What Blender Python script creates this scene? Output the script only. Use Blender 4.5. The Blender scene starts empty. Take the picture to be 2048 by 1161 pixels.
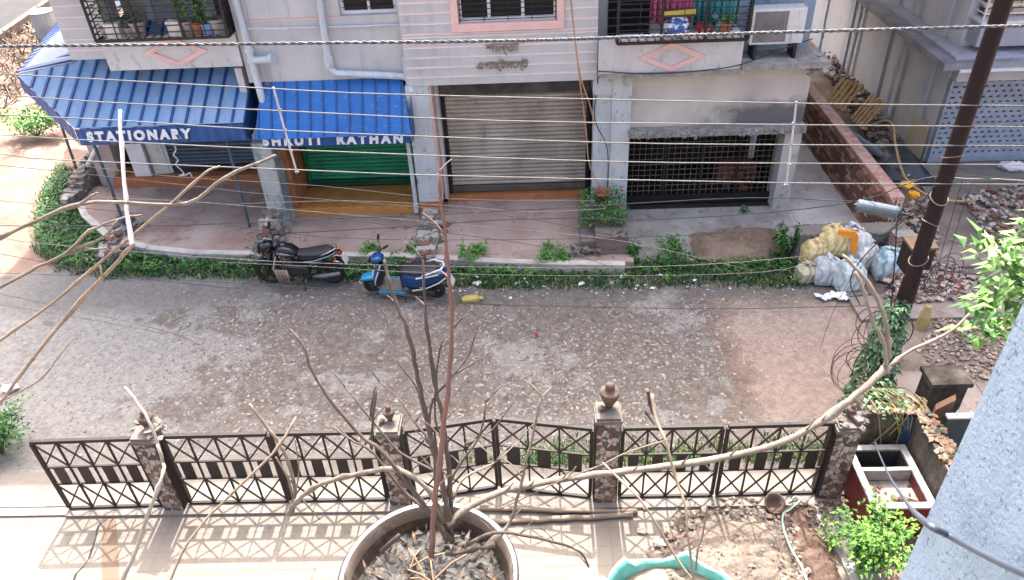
import bpy, math, random
from mathutils import Vector, Matrix
R_ = random.Random(7)
pi = math.pi
sc = bpy.context.scene
COL = sc.collection

# ------------------------------------------------------------------ camera model (solved from the photograph's vanishing points)
FPX = 1520.0; CX, CY = 1024.0, 580.5; HC = 9.0
_dn = Vector((1130 - CX, 2650 - CY, FPX)).normalized(); _up = -_dn
_fw = Vector((0, 0, 1)); _fw = (_fw - _fw.dot(_up) * _up).normalized()
_rt = _fw.cross(_up)
if _rt.x < 0: _rt = -_rt
_yaw = math.radians(2.5)
_Y = _fw * math.cos(_yaw) + _rt * math.sin(_yaw)
_X = _rt * math.cos(_yaw) - _fw * math.sin(_yaw)
CAM = Vector((0, 0, HC))
def ray(px, py):
    d = Vector((px - CX, py - CY, FPX))
    return Vector((_X.dot(d), _Y.dot(d), _up.dot(d)))
def G(px, py, z=0.0):              # where a line of sight meets the level z
    d = ray(px, py); return CAM + d * ((z - HC) / d.z)
def F(px, py, y):                  # where it meets the upright plane at depth y
    d = ray(px, py); return CAM + d * (y / d.y)
def D(px, py, dist):               # a point at a distance along it
    return CAM + ray(px, py).normalized() * dist

# ------------------------------------------------------------------ mesh builder
class MB:
    def __init__(s): s.v = []; s.f = []; s.m = []; s.cur = 0
    def add(s, vs, fs):
        b = len(s.v); s.v += [Vector(p) for p in vs]
        for f in fs: s.f.append(tuple(b + i for i in f)); s.m.append(s.cur)
        return s
    def bx(s, x0, x1, y0, y1, z0, z1):
        return s.add([(x0,y0,z0),(x1,y0,z0),(x1,y1,z0),(x0,y1,z0),(x0,y0,z1),(x1,y0,z1),(x1,y1,z1),(x0,y1,z1)],
                     [(0,3,2,1),(4,5,6,7),(0,1,5,4),(1,2,6,5),(2,3,7,6),(3,0,4,7)])
    def obx(s, c, ax, ay, az):     # oriented box: centre + three half axes
        c = Vector(c); ax, ay, az = Vector(ax), Vector(ay), Vector(az)
        P = [c + ax*i + ay*j + az*k for k in (-1,1) for (i,j) in ((-1,-1),(1,-1),(1,1),(-1,1))]
        return s.add(P, [(0,3,2,1),(4,5,6,7),(0,1,5,4),(1,2,6,5),(2,3,7,6),(3,0,4,7)])
    def rbx(s, cx, cy, cz, sx, sy, sz, rz=0, rx=0, ry=0):
        M = Matrix.Rotation(rz,3,'Z') @ Matrix.Rotation(ry,3,'Y') @ Matrix.Rotation(rx,3,'X')
        return s.obx((cx,cy,cz), M @ Vector((sx/2,0,0)), M @ Vector((0,sy/2,0)), M @ Vector((0,0,sz/2)))
    def bar(s, a, b, w, h=None, up=(0,0,1)):
        a, b = Vector(a), Vector(b); h = h or w; d = (b-a); L = d.length
        if L < 1e-6: return s
        d /= L; u = Vector(up)
        if abs(d.dot(u)) > .98: u = Vector((0,1,0))
        x = d.cross(u).normalized(); u = x.cross(d)
        return s.obx((a+b)/2, d*(L/2), x*(w/2), u*(h/2))
    def tube(s, pts, r, n=6, cap=True):
        pts = [Vector(p) for p in pts]; k = len(pts)
        rs = r if isinstance(r,(list,tuple)) else [r]*k
        t = (pts[1]-pts[0]).normalized(); u = t.orthogonal().normalized()
        b = len(s.v)
        for i in range(k):
            if i == 0: t = pts[1]-pts[0]
            elif i == k-1: t = pts[-1]-pts[-2]
            else: t = (pts[i+1]-pts[i]).normalized() + (pts[i]-pts[i-1]).normalized()
            if t.length < 1e-9: t = Vector((0,0,1))
            t.normalize(); u = (u - t*u.dot(t))
            if u.length < 1e-6: u = t.orthogonal()
            u.normalize(); w = t.cross(u)
            for j in range(n):
                a = 2*pi*j/n; s.v.append(pts[i] + (u*math.cos(a) + w*math.sin(a))*rs[i])
        for i in range(k-1):
            for j in range(n):
                s.f.append((b+i*n+j, b+i*n+(j+1)%n, b+(i+1)*n+(j+1)%n, b+(i+1)*n+j)); s.m.append(s.cur)
        if cap:
            s.f.append(tuple(b+j for j in range(n))[::-1]); s.m.append(s.cur)
            s.f.append(tuple(b+(k-1)*n+j for j in range(n))); s.m.append(s.cur)
        return s
    def lathe(s, prof, c=(0,0,0), n=16, M=None, cap=True):
        b = len(s.v); c = Vector(c); k = len(prof)
        for (r,z) in prof:
            for j in range(n):
                a = 2*pi*j/n; p = Vector((r*math.cos(a), r*math.sin(a), z))
                if M: p = M @ p
                s.v.append(c+p)
        for i in range(k-1):
            for j in range(n):
                s.f.append((b+i*n+j, b+i*n+(j+1)%n, b+(i+1)*n+(j+1)%n, b+(i+1)*n+j)); s.m.append(s.cur)
        if cap:
            if prof[0][0] > 1e-5: s.f.append(tuple(b+j for j in range(n))[::-1]); s.m.append(s.cur)
            if prof[-1][0] > 1e-5: s.f.append(tuple(b+(k-1)*n+j for j in range(n))); s.m.append(s.cur)
        return s
    def prism(s, poly, off):       # poly: 3-D points in a plane, off: extrusion vector
        P = [Vector(p) for p in poly]; o = Vector(off); n = len(P)
        return s.add(P + [p+o for p in P], [tuple(range(n))[::-1], tuple(range(n,2*n))] + [(i,(i+1)%n,n+(i+1)%n,n+i) for i in range(n)])
    def quad(s, a, b, c, d): return s.add([a,b,c,d], [(0,1,2,3)])
    def poly(s, pts): return s.add(pts, [tuple(range(len(pts)))])
    def rock(s, c, sx, sy, sz, rnd=R_, j=.35):
        c = Vector(c); a = rnd.uniform(0,2*pi); ca, sa = math.cos(a), math.sin(a)
        base = [(1,0,0),(-1,0,0),(0,1,0),(0,-1,0),(0,0,1),(0,0,-1),(.6,.6,.5),(-.6,.6,.5),(-.6,-.6,.5),(.6,-.6,.5)]
        P = []
        for (x,y,z) in base:
            k = 1 + rnd.uniform(-j,j); x*=sx*k; y*=sy*k; z*=sz*k
            P.append(c + Vector((x*ca-y*sa, x*sa+y*ca, z)))
        return s.add(P, [(4,6,7),(4,7,8),(4,8,9),(4,9,6),(0,6,9),(0,2,6),(2,7,6),(2,1,7),(1,8,7),(1,3,8),(3,9,8),(3,0,9),(5,2,0),(5,1,2),(5,3,1),(5,0,3)])
    def leaf(s, p, d, L, w, droop=.3, fold=.25, nrm=None):
        p = Vector(p); d = Vector(d).normalized(); side = d.cross(nrm or Vector((0,0,1)))
        if side.length < .05: side = Vector((1,0,0))
        side.normalize(); up = side.cross(d)
        m = p + d*L*.45 + up*L*.06; t = p + d*L - up*L*droop
        a = m + side*w*.5 + up*w*fold; b = m - side*w*.5 + up*w*fold
        return s.add([p, a, t, b, m], [(0,4,1),(1,4,2),(0,3,4),(3,2,4)])
    def build(s, name, mat, parent=None, smooth=False, bevel=0, origin=None):
        me = bpy.data.meshes.new(name)
        if parent is not None:
            off = Vector((0,0,0)); q = parent
            while q is not None: off += Vector(q.location); q = q.parent
        elif origin is not None: off = Vector(origin)
        else:
            xs=[p.x for p in s.v]; ys=[p.y for p in s.v]; zs=[p.z for p in s.v]
            off = Vector(((min(xs)+max(xs))/2,(min(ys)+max(ys))/2,min(zs)))
        me.from_pydata([tuple(p-off) for p in s.v], [], s.f)
        mats = mat if isinstance(mat,(list,tuple)) else [mat]
        for q in mats: me.materials.append(q)
        if len(mats) > 1: me.polygons.foreach_set('material_index', s.m)
        if smooth: me.polygons.foreach_set('use_smooth', [True]*len(s.f))
        me.update()
        o = bpy.data.objects.new(name, me); COL.objects.link(o)
        if parent is not None: o.parent = parent
        else: o.location = off
        if bevel:
            b = o.modifiers.new('bevel','BEVEL'); b.width = bevel; b.segments = 2; b.limit_method = 'ANGLE'
        return o

def tag(o, label=None, cat=None, group=None, kind=None):
    if label: o['label'] = label
    if cat: o['category'] = cat
    if group: o['group'] = group
    if kind: o['kind'] = kind
    return o
def thing(name, label, cat, loc=(0,0,0), group=None):
    o = bpy.data.objects.new(name, None); o.empty_display_size = .2; COL.objects.link(o)
    o.location = loc; return tag(o, label, cat, group)
def struct(o): o['kind'] = 'structure'; return o
def dup(root, loc=None, rotz=None, label=None, scale=None):
    def cp(o, par):
        c = o.copy(); COL.objects.link(c)
        if par is not None: c.parent = par
        for ch in list(o.children): cp(ch, c)
        return c
    r = cp(root, None)
    if loc is not None: r.location = loc
    if rotz is not None: r.rotation_euler[2] = rotz
    if label: r['label'] = label
    if scale: r.scale = scale if isinstance(scale,(tuple,list)) else (scale,)*3
    return r
def smooth_path(pts, k=4):         # Catmull-Rom through the points
    pts = [Vector(p) for p in pts]
    if len(pts) < 3: return pts
    q = [2*pts[0]-pts[1]] + pts + [2*pts[-1]-pts[-2]]; out = []
    for i in range(1, len(q)-2):
        for j in range(k):
            t = j/k
            out.append(.5*((2*q[i]) + (q[i+1]-q[i-1])*t + (2*q[i-1]-5*q[i]+4*q[i+1]-q[i+2])*t*t + (3*q[i]-q[i-1]-3*q[i+1]+q[i+2])*t**3))
    return out + [pts[-1]]
def in_poly(x, y, poly):
    c = False; n = len(poly); j = n-1
    for i in range(n):
        xi, yi = poly[i][0], poly[i][1]; xj, yj = poly[j][0], poly[j][1]
        if (yi > y) != (yj > y) and x < (xj-xi)*(y-yi)/(yj-yi)+xi: c = not c
        j = i
    return c
def text_mesh(body, size, depth, name, mat, parent, M, spacing=1.0, align='LEFT', offset=0.0):
    cu = bpy.data.curves.new(name, 'FONT'); cu.body = body; cu.size = size; cu.extrude = depth; cu.space_character = spacing
    cu.align_x = align; cu.offset = offset
    tmp = bpy.data.objects.new(name, cu); COL.objects.link(tmp)
    dg = bpy.context.evaluated_depsgraph_get(); me = bpy.data.meshes.new_from_object(tmp.evaluated_get(dg))
    bpy.data.objects.remove(tmp); me.name = name
    off = Vector((0,0,0)); q = parent
    while q is not None: off += Vector(q.location); q = q.parent
    me.transform(Matrix.Translation(-off) @ M)
    me.materials.clear(); me.materials.append(mat)
    o = bpy.data.objects.new(name, me); COL.objects.link(o)
    if parent is not None: o.parent = parent
    return o

from mathutils import noise as mn
def edge_d(x, y, poly):
    d = 9
    for a, b in zip(poly, poly[1:]+poly[:1]):
        ax, ay = a; bx, by = b; vx, vy = bx-ax, by-ay; t = max(0, min(1, ((x-ax)*vx+(y-ay)*vy)/(vx*vx+vy*vy))); d = min(d, math.hypot(x-ax-vx*t, y-ay-vy*t))
    return d if in_poly(x, y, poly) else -d
def heap(poly, z0, hmax, wd, st, f1, amp):
    m = MB(); xs = [p[0] for p in poly]; ys = [p[1] for p in poly]; x0, y0 = min(xs)-.15, min(ys)-.15; nx = int((max(xs)+.15-x0)/st)+1; ny = int((max(ys)+.15-y0)/st)+1; idx = {}
    for i in range(nx):
        for j in range(ny):
            x, y = x0+i*st, y0+j*st; d = edge_d(x, y, poly) + .12*mn.noise((x*3,y*3,1))
            if d < -.12: continue
            k = max(0, min(1, d/wd)); k = k*k*(3-2*k); z = z0 - .02 + (hmax*k + amp*mn.fractal((x*f1,y*f1,3),1,2,4)*min(1,max(0,d*8+.4)) + .02)*(1 if d > 0 else max(0,1+d/.1))
            idx[i,j] = len(m.v); m.v.append(Vector((x,y,z)))
    for (i,j) in list(idx):
        q = [(i,j),(i+1,j),(i+1,j+1),(i,j+1)]
        if all(k in idx for k in q): m.f.append(tuple(idx[k] for k in q)); m.m.append(0)
    return m
# ------------------------------------------------------------------ materials
def rgb(c):                        # display colour 0-255 -> linear
    return tuple(((x/255)/12.92 if x/255 <= .04045 else ((x/255+.055)/1.055)**2.4) for x in c) + (1,)
class NT:
    def __init__(s, name):
        s.mat = bpy.data.materials.new(name); s.mat.use_nodes = True; s.t = s.mat.node_tree; s.n = s.t.nodes; s.l = s.t.links
        s.b = s.n['Principled BSDF']
        s.tc = s.n.new('ShaderNodeTexCoord'); s.co = s.tc.outputs['Object']
    def node(s, t, **kw):
        n = s.n.new(t)
        for k, v in kw.items(): setattr(n, k, v)
        return n
    def map(s, scale=(1,1,1), rot=(0,0,0), src=None):
        m = s.n.new('ShaderNodeMapping'); m.inputs['Scale'].default_value = scale; m.inputs['Rotation'].default_value = rot
        s.l.new(src or s.co, m.inputs['Vector']); return m.outputs['Vector']
    def noise(s, scale, detail=4, rough=.6, vec=None, dist=0):
        n = s.n.new('ShaderNodeTexNoise'); n.inputs['Scale'].default_value = scale; n.inputs['Detail'].default_value = detail
        n.inputs['Roughness'].default_value = rough; n.inputs['Distortion'].default_value = dist
        s.l.new(vec or s.co, n.inputs['Vector']); return n.outputs['Fac']
    def vor(s, scale, vec=None, feature='F1', out='Distance', rnd=1):
        n = s.n.new('ShaderNodeTexVoronoi'); n.feature = feature; n.inputs['Scale'].default_value = scale; n.inputs['Randomness'].default_value = rnd
        s.l.new(vec or s.co, n.inputs['Vector']); return n.outputs[out]
    def ramp(s, fac, stops, interp='LINEAR'):
        r = s.n.new('ShaderNodeValToRGB'); e = r.color_ramp.elements; r.color_ramp.interpolation = interp
        while len(e) < len(stops): e.new(.5)
        for i, (p, c) in enumerate(stops):
            e[i].position = p; e[i].color = c if isinstance(c, tuple) and len(c) == 4 else ((c,c,c,1) if not isinstance(c, tuple) else rgb(c))
        s.l.new(fac, r.inputs['Fac']); return r.outputs['Color']
    def mix(s, fac, a, b, mode='MIX'):
        m = s.n.new('ShaderNodeMix'); m.data_type = 'RGBA'; m.blend_type = mode
        for val, sock in ((fac, m.inputs[0]), (a, m.inputs[6]), (b, m.inputs[7])):
            if isinstance(val, (int, float)): sock.default_value = val
            elif isinstance(val, tuple): sock.default_value = val if len(val) == 4 else rgb(val)
            else: s.l.new(val, sock)
        return m.outputs[2]
    def math(s, op, a, b=None):
        m = s.n.new('ShaderNodeMath'); m.operation = op
        for i, val in enumerate((a, b)):
            if val is None: continue
            if isinstance(val, (int, float)): m.inputs[i].default_value = val
            else: s.l.new(val, m.inputs[i])
        return m.outputs[0]
    def base(s, c):
        if isinstance(c, tuple): s.b.inputs['Base Color'].default_value = c if len(c) == 4 else rgb(c)
        else: s.l.new(c, s.b.inputs['Base Color'])
        return s
    def rough(s, r, metal=0, spec=None):
        s.b.inputs['Roughness'].default_value = r; s.b.inputs['Metallic'].default_value = metal
        if spec is not None: s.b.inputs['Specular IOR Level'].default_value = spec
        return s
    def bump(s, h, strength=.3, dist=.02):
        b = s.n.new('ShaderNodeBump'); b.inputs['Strength'].default_value = strength; b.inputs['Distance'].default_value = dist
        s.l.new(h, b.inputs['Height']); s.l.new(b.outputs['Normal'], s.b.inputs['Normal']); return s
def pm(name, c1, c2=None, scale=4, rough=.8, metal=0, bump=.2, bscale=40, c3=None, stretch=(1,1,1), spec=None, lo=.35, hi=.65):
    """weathered surface: two tones mixed by a cloud noise, a finer third tone, and a grain bump"""
    t = NT(name); v = t.map(stretch) if stretch != (1,1,1) else None
    if c2 is None: c2 = tuple(max(0, x-18) for x in c1)
    col = t.ramp(t.noise(scale, 5, .65, v), [(lo, c1), (hi, c2)])
    if c3 is not None:
        col = t.mix(t.ramp(t.noise(scale*3.7, 6, .7, v), [(.55, 0.0), (.72, 1.0)]), col, c3)
    t.base(col).rough(rough, metal, spec)
    if bump: t.bump(t.noise(bscale, 4, .6), bump, .01)
    return t.mat
# ------------------------------------------------------------------ camera, sun, sky
cd = bpy.data.cameras.new('camera'); cam = bpy.data.objects.new('camera', cd); COL.objects.link(cam)
cd.sensor_width = 36; cd.lens = FPX/2048*36; cd.clip_start = .05; cd.clip_end = 2000
r_ = Vector((_X.x, _Y.x, _up.x)); u_ = -Vector((_X.y, _Y.y, _up.y)); b_ = -Vector((_X.z, _Y.z, _up.z))
cam.matrix_world = Matrix(((r_.x,u_.x,b_.x,CAM.x),(r_.y,u_.y,b_.y,CAM.y),(r_.z,u_.z,b_.z,CAM.z),(0,0,0,1)))
sc.camera = cam
w = bpy.data.worlds.new('World'); sc.world = w; w.use_nodes = True
sk = w.node_tree.nodes.new('ShaderNodeTexSky'); sk.sky_type = 'NISHITA'; sk.sun_disc = False
ELEV = math.atan2(1, .64)
sk.sun_elevation = ELEV; sk.sun_rotation = 0.0; sk.air_density = .6; sk.dust_density = 9.0; sk.ozone_density = 1.0
bgn = w.node_tree.nodes['Background']; w.node_tree.links.new(sk.outputs[0], bgn.inputs[0]); bgn.inputs[1].default_value = .15
ld = bpy.data.lights.new('sun', 'SUN'); ld.energy = 2.0; ld.angle = math.radians(.5); ld.color = (1, .95, .88)
lo = bpy.data.objects.new('sun', ld); COL.objects.link(lo); lo.rotation_euler = (-(pi/2-ELEV), 0, 0); lo.location = (0, 20, 30)
sc.view_settings.view_transform = 'Standard'; sc.view_settings.look = 'None'; sc.view_settings.exposure = 2.68; sc.view_settings.gamma = 1

# ------------------------------------------------------------------ ground materials
def road_material():
    t = NT('broken_road'); sp = t.node('ShaderNodeSeparateXYZ'); t.l.new(t.co, sp.inputs[0])
    big = t.noise(.55, 5, .6); med = t.noise(1.7, 6, .7)
    grey = t.ramp(t.noise(9, 6, .7), [(.3, (136,134,128)), (.5, (164,160,153)), (.7, (184,179,171))])
    mud = t.ramp(t.noise(6, 6, .7), [(.3, (104,95,87)), (.55, (138,128,118)), (.75, (158,148,137))])
    # where the mud shows: broad bands in the wheel tracks, fewer at the left
    ms = t.math('ADD', t.math('MULTIPLY', big, .65), t.math('MULTIPLY', med, .45))
    left = t.node('ShaderNodeMapRange'); t.l.new(sp.outputs[0], left.inputs[0]); left.inputs[1].default_value = -9; left.inputs[2].default_value = -4.5; left.inputs[3].default_value = -.16; left.inputs[4].default_value = .04
    ms = t.math('ADD', ms, left.outputs[0])
    mask = t.ramp(ms, [(.5, 0.0), (.56, 1.0)])
    col = t.mix(mask, grey, mud)
    # pale broken stone chips set in the surface
    v = t.map((1,1,1)); wob = t.noise(14, 2, .5)
    cell = t.vor(13, v, 'F1', 'Color', 1); dist = t.vor(13, v, 'F1', 'Distance', 1)
    bw = t.node('ShaderNodeSeparateColor'); t.l.new(cell, bw.inputs[0])
    rad = t.math('MULTIPLY', bw.outputs[0], .42)
    chip = t.math('LESS_THAN', t.math('ADD', dist, t.math('MULTIPLY', wob, .28)), t.math('ADD', rad, .1))
    chipc = t.ramp(bw.outputs[1], [(0, (120,113,107)), (.5, (154,147,139)), (.9, (178,171,162)), (1, (150,120,108))])
    dens = t.ramp(t.noise(.8, 4, .6), [(.38, .25), (.55, .95)])
    col = t.mix(t.math('MULTIPLY', chip, dens), col, chipc)
    # dark cracks and pits
    pit = t.ramp(t.noise(26, 5, .75), [(.34, 1.0), (.43, 0.0)])
    col = t.mix(t.math('MULTIPLY', pit, .8), col, (64,56,52))
    # spread sand at the right end of the road
    sx = t.math('ADD', sp.outputs[0], t.math('MULTIPLY', t.math('SUBTRACT', med, .5), 1.6))
    s1 = t.node('ShaderNodeMapRange'); t.l.new(sx, s1.inputs[0]); s1.inputs[1].default_value = 2.95; s1.inputs[2].default_value = 3.7
    s2 = t.node('ShaderNodeMapRange'); t.l.new(t.math('ADD', sp.outputs[1], t.math('MULTIPLY', big, 1.2)), s2.inputs[0]); s2.inputs[1].default_value = 12.6; s2.inputs[2].default_value = 11.9
    sand = t.ramp(t.noise(7, 6, .7), [(.3, (158,138,126)), (.55, (190,168,154)), (.75, (208,188,174))])
    rust = t.math('MULTIPLY', t.ramp(t.noise(2.2, 5, .6), [(.52, 0.0), (.62, .8)]), s1.outputs[0])
    sand = t.mix(t.ramp(t.noise(15, 6, .75), [(.56, 0.0), (.7, .75)]), sand, (128,104,92))
    col = t.mix(t.math('MULTIPLY', t.math('MULTIPLY', s1.outputs[0], s2.outputs[0]), .92), col, sand)
    band = t.math('MULTIPLY', t.math('MULTIPLY', s1.outputs[0], t.math('SUBTRACT', 1.0, s1.outputs[0])), 4.0)
    col = t.mix(t.math('MULTIPLY', t.math('MULTIPLY', band, s2.outputs[0]), .38), col, (112,78,66))
    d1 = t.node('ShaderNodeMapRange'); t.l.new(t.math('ADD', sp.outputs[1], t.math('MULTIPLY', med, 1.3)), d1.inputs[0]); d1.inputs[1].default_value = 9.6; d1.inputs[2].default_value = 8.9
    col = t.mix(t.math('MULTIPLY', d1.outputs[0], .75), col, t.ramp(t.noise(16, 5, .7), [(.35, (142,136,128)), (.65, (172,166,157))]))
    d2 = t.node('ShaderNodeMapRange'); t.l.new(t.math('ADD', sp.outputs[1], t.math('MULTIPLY', big, 1.0)), d2.inputs[0]); d2.inputs[1].default_value = 12.2; d2.inputs[2].default_value = 12.7
    col = t.mix(t.math('MULTIPLY', d2.outputs[0], .6), col, t.ramp(t.noise(20, 5, .7), [(.35, (96,93,92)), (.65, (128,125,122))]))
    t.base(col).rough(.93, 0, .25)
    h = t.math('ADD', t.math('ADD', t.math('MULTIPLY', chip, .5), t.noise(22, 6, .75)), t.math('MULTIPLY', mask, -.6))
    t.bump(h, 1.0, .08); return t.mat
def dirt_material(name, a, b, c):
    t = NT(name); col = t.ramp(t.noise(1.2, 6, .65), [(.3, a), (.55, b), (.72, c)])
    col = t.mix(t.ramp(t.noise(18, 5, .7), [(.55, 0.0), (.7, .6)]), col, tuple(max(0, x-45) for x in a))
    t.base(col).rough(.95, 0, .2); t.bump(t.noise(20, 6, .75), .7, .04); return t.mat
def tile_material():
    t = NT('courtyard_tiles'); br = t.node('ShaderNodeTexBrick'); br.offset = 0
    br.inputs['Color1'].default_value = rgb((104,97,88)); br.inputs['Color2'].default_value = rgb((111,104,94)); br.inputs['Mortar'].default_value = rgb((90,83,75))
    br.inputs['Scale'].default_value = 1; br.inputs['Brick Width'].default_value = .3; br.inputs['Row Height'].default_value = .3; br.inputs['Mortar Size'].default_value = .006
    t.l.new(t.co, br.inputs['Vector'])
    col = t.mix(t.ramp(t.noise(1.1, 6, .7), [(.42, 0.0), (.7, .55)]), br.outputs['Color'], (98,88,78))
    col = t.mix(t.ramp(t.noise(9, 6, .7), [(.58, 0.0), (.75, .6)]), col, (88,80,72))
    t.base(col).rough(.7); t.bump(t.noise(30, 4, .6), .15, .01); return t.mat
M = {}
M['road'] = road_material()
M['dirt'] = dirt_material('bare_earth', (108,88,77), (132,111,99), (148,129,117))
M['soil'] = dirt_material('grey_soil', (92,82,74), (128,118,108), (150,140,130))
M['tiles'] = tile_material()
M['concrete'] = pm('concrete_paving', (158,155,149), (122,118,112), 1.3, .9, 0, .6, 24, (88,84,79))
M['conc_path'] = pm('brown_concrete', (146,134,126), (118,106,99), 1.8, .9, 0, .5, 26, (98,86,80))
M['conc_pale'] = pm('pale_concrete', (124,118,110), (104,98,91), 2.2, .9, 0, .5, 30, (112,106,98))
M['black_ground'] = pm('dark_ground', (34,34,36), (46,46,46), 1.1, .95, 0, .6, 12, (50,52,50))

# ------------------------------------------------------------------ ground, roads, courtyard
def sheet(name, pts, z, mat, sub=0):
    m = MB(); m.poly([(p[0], p[1], z) for p in pts]); o = m.build(name, mat, origin=(0,0,0)); struct(o); return o
sheet('ground', [(-150,-60),(150,-60),(150,250),(-150,250)], -.06, M['dirt'])
sheet('road', [(-40,7.55),(6.3,7.55),(6.35,12.3),(5.3,13.3),(-9.6,13.6),(-12.2,13.2),(-40,10.5)], -.02, M['road'])
sheet('courtyard', [(-16,-3),(3.95,-3),(3.95,7.1),(-16,7.1)], 0.0, M['tiles'])
m = MB(); m.bx(-16,-7.4,7.1,7.75,-.05,.012); m.bx(-7.4,4.3,7.1,8.05,-.05,.016); struct(m.build('verge_concrete', M['conc_pale'], origin=(0,0,0)))
# paved lane in front of the house at the right
m = MB()
for (x0,x1,y0,y1,z) in ((5.75,7.15,8.35,9.6,.03),(7.17,12,8.35,9.3,.02),(5.9,12,11.0,11.75,.05),(7.9,12,12.6,13.4,.05)): m.bx(x0,x1,y0,y1,-.06,z)
struct(m.build('concrete_lane', M['conc_path'], origin=(0,0,0)))
sheet('lane_earth', [(5.2,7.4),(20,7.4),(20,40),(5.5,40),(5.5,13.0),(6.3,12.4)], -.012, M['soil'])
# ------------------------------------------------------------------ loose stones on the road: nobody could count them
rs = random.Random(3)
m = MB(); tries = 0
while len(m.f)//16 < 11500 and tries < 60000:
    tries += 1
    x = rs.uniform(-9.5, 5.3); y = 7.9 + 4.6*rs.random()
    d = math.sin(x*.9+1)*math.cos(y*1.3+x*.3)*.5 + .5
    dens = .25 + .75*d
    if x < -5.5: dens *= max(.05, 1-(-5.5-x)/3)
    if y > 11.8: dens *= .5
    if x > 3.3: dens *= .8
    if rs.random() > dens: continue
    s = .009 + .024*rs.random()**1.8
    if x > 3.3: s *= .7 * (1.5 if rs.random() < .1 else 1)
    m.cur = rs.choice((0,0,1,1,2,3)) if x < 3.3 else rs.choice((1,4,4))
    m.rock((x, y, -.02 + s*.12), s*rs.uniform(.8,1.5), s*rs.uniform(.7,1.1), s*rs.uniform(.35,.6), rs)
mats = [pm('stone_'+n, c, None, 8, .9, 0, 0) for n, c in (('pale',(162,156,148)),('grey',(142,138,132)),('pinkish',(156,147,137)),('dark',(112,107,101)),('sandy',(176,160,146)))]
tag(m.build('road_stones', mats, origin=(0,0,0)), 'loose pale stone chips scattered over the broken road', 'gravel', kind='stuff')
# ------------------------------------------------------------------ the building across the road
M['wall_old'] = pm('grey_paint', (186,189,192), (164,169,175), .9, .85, 0, .25, 25, (120,124,130), (1,1,.35))
def streaked(name, a, b, streak, k=.5):
    t = NT(name); col = t.ramp(t.noise(.9, 5, .65), [(.35, a), (.65, b)])
    s_ = t.noise(5, 5, .7, t.map((1,1,.07))); s2 = t.noise(1.3, 3, .5)
    f = t.math('MULTIPLY', t.ramp(s_, [(.5, 0.0), (.72, 1.0)]), t.ramp(s2, [(.4, .15), (.65, 1.0)]))
    col = t.mix(t.math('MULTIPLY', f, k), col, streak)
    col = t.mix(t.ramp(t.noise(3.2, 6, .75), [(.6, 0.0), (.78, .35)]), col, tuple(x-40 for x in a))
    t.base(col).rough(.85); t.bump(t.noise(25, 5, .65), .3, .01); return t.mat
M['wall'] = streaked('grey_paint', (192,191,187), (174,175,175), (122,124,122))
M['wall_b'] = pm('grey_plaster', (200,198,194), (182,180,177), 1.3, .85, 0, .25, 30, (138,138,142), (1,1,.4))
M['raw'] = pm('raw_render', (186,182,175), (160,157,151), 1.2, .92, 0, .4, 30, (108,106,103), (1,1,.6))
M['pink'] = pm('pink_paint', (222,184,176), (206,170,163), 2, .8, 0, .1)
M['white'] = pm('white_paint', (216,216,216), (198,199,201), 3, .7, 0, .1)
M['col'] = pm('column_paint', (170,177,180), (188,192,192), 2.2, .85, 0, .3, 30, (104,112,118), (1,1,.5))
M['col1'] = pm('peeling_paint', (116,130,136), (160,164,160), 3.5, .85, 0, .4, 40, (196,196,190), (1,1,.45), lo=.42, hi=.52)
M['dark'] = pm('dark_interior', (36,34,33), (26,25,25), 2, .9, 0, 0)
M['black'] = pm('black_iron', (24,26,30), (38,38,40), 5, .5, .3, .1)
M['pane'] = pm('dark_glass', (12,15,20), (20,24,30), 2, .35, 0, 0, spec=.25)
M['orange'] = pm('orange_plaster', (176,112,70), (150,96,62), 3, .85, 0, .2, 30, (120,84,62))
M['ochre'] = pm('ochre_tiles', (192,138,74), (172,118,62), 4, .6, 0, .1, 20, (120,84,50))
M['floor_red'] = pm('worn_red_floor', (136,112,101), (170,154,143), .7, .85, 0, .6, 18, (124,86,72))
M['kerb_white'] = pm('pale_edge', (196,190,182), (160,154,146), 3, .9, 0, .3)
M['pvc'] = pm('white_pvc', (196,202,206), (172,180,186), 2, .45, 0, .1, 20, (150,154,158), (1,1,.4))
M['terracotta'] = pm('terracotta', (150,96,70), (128,80,60), 4, .85, 0, .2)
M['crumbled'] = pm('crumbled_edge', (120,118,114), (160,156,150), 7, .95, 0, .9, 18, (66,64,62))
bl = thing('apartment_building', 'grey painted apartment block with pink strips, shop shutters and two grilled balconies', 'building', (-2, 15.2, 0))

def shutter(name, x0, x1, z0, z1, y, c1, c2, label, guide, slat=.098):
    m = MB(); n = int((z1-z0-.16)/slat); prof = []
    for i in range(n):
        zb = z0+.16+i*slat
        for k, (dy, dz) in enumerate(((.012,.0),(-.02,.12),(-.04,.4),(-.036,.7),(-.01,.93))): prof.append((y+dy, zb+dz*slat))
    for (ya,za),(yb,zb) in zip(prof, prof[1:]): m.quad((x0,ya,za),(x1,ya,za),(x1,yb,zb),(x0,yb,zb))
    o = m.build(name, pm(label+'_slats', c1, c2, 1.1, .55, .2, .15, 30, tuple(int(x*.72) for x in c1), (1,1,.5)), bl)
    tag(o, label)
    b = MB(); b.bx(x0, x1, y-.045, y-.005, z0, z0+.155); b.bx(x0+.02, x1-.02, y-.07, y-.046, z0+.06, z0+.085)
    for t in (.22,.78): b.bx(x0+(x1-x0)*t-.05, x0+(x1-x0)*t+.05, y-.09, y-.07, z0+.04, z0+.1)
    b.build('bottom_bar', pm(label+'_bar', tuple(int(x*.6) for x in c1), None, 3, .5, .3, .1), o)
    g = MB()
    for (xa,xb) in ((x0-.09,x0-.004),(x1+.004,x1+.09)): g = MB(); g.bx(xa, xb, y-.08, y+.05, z0, z1); g.build('guide_rail', guide, o)
    return o

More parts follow.
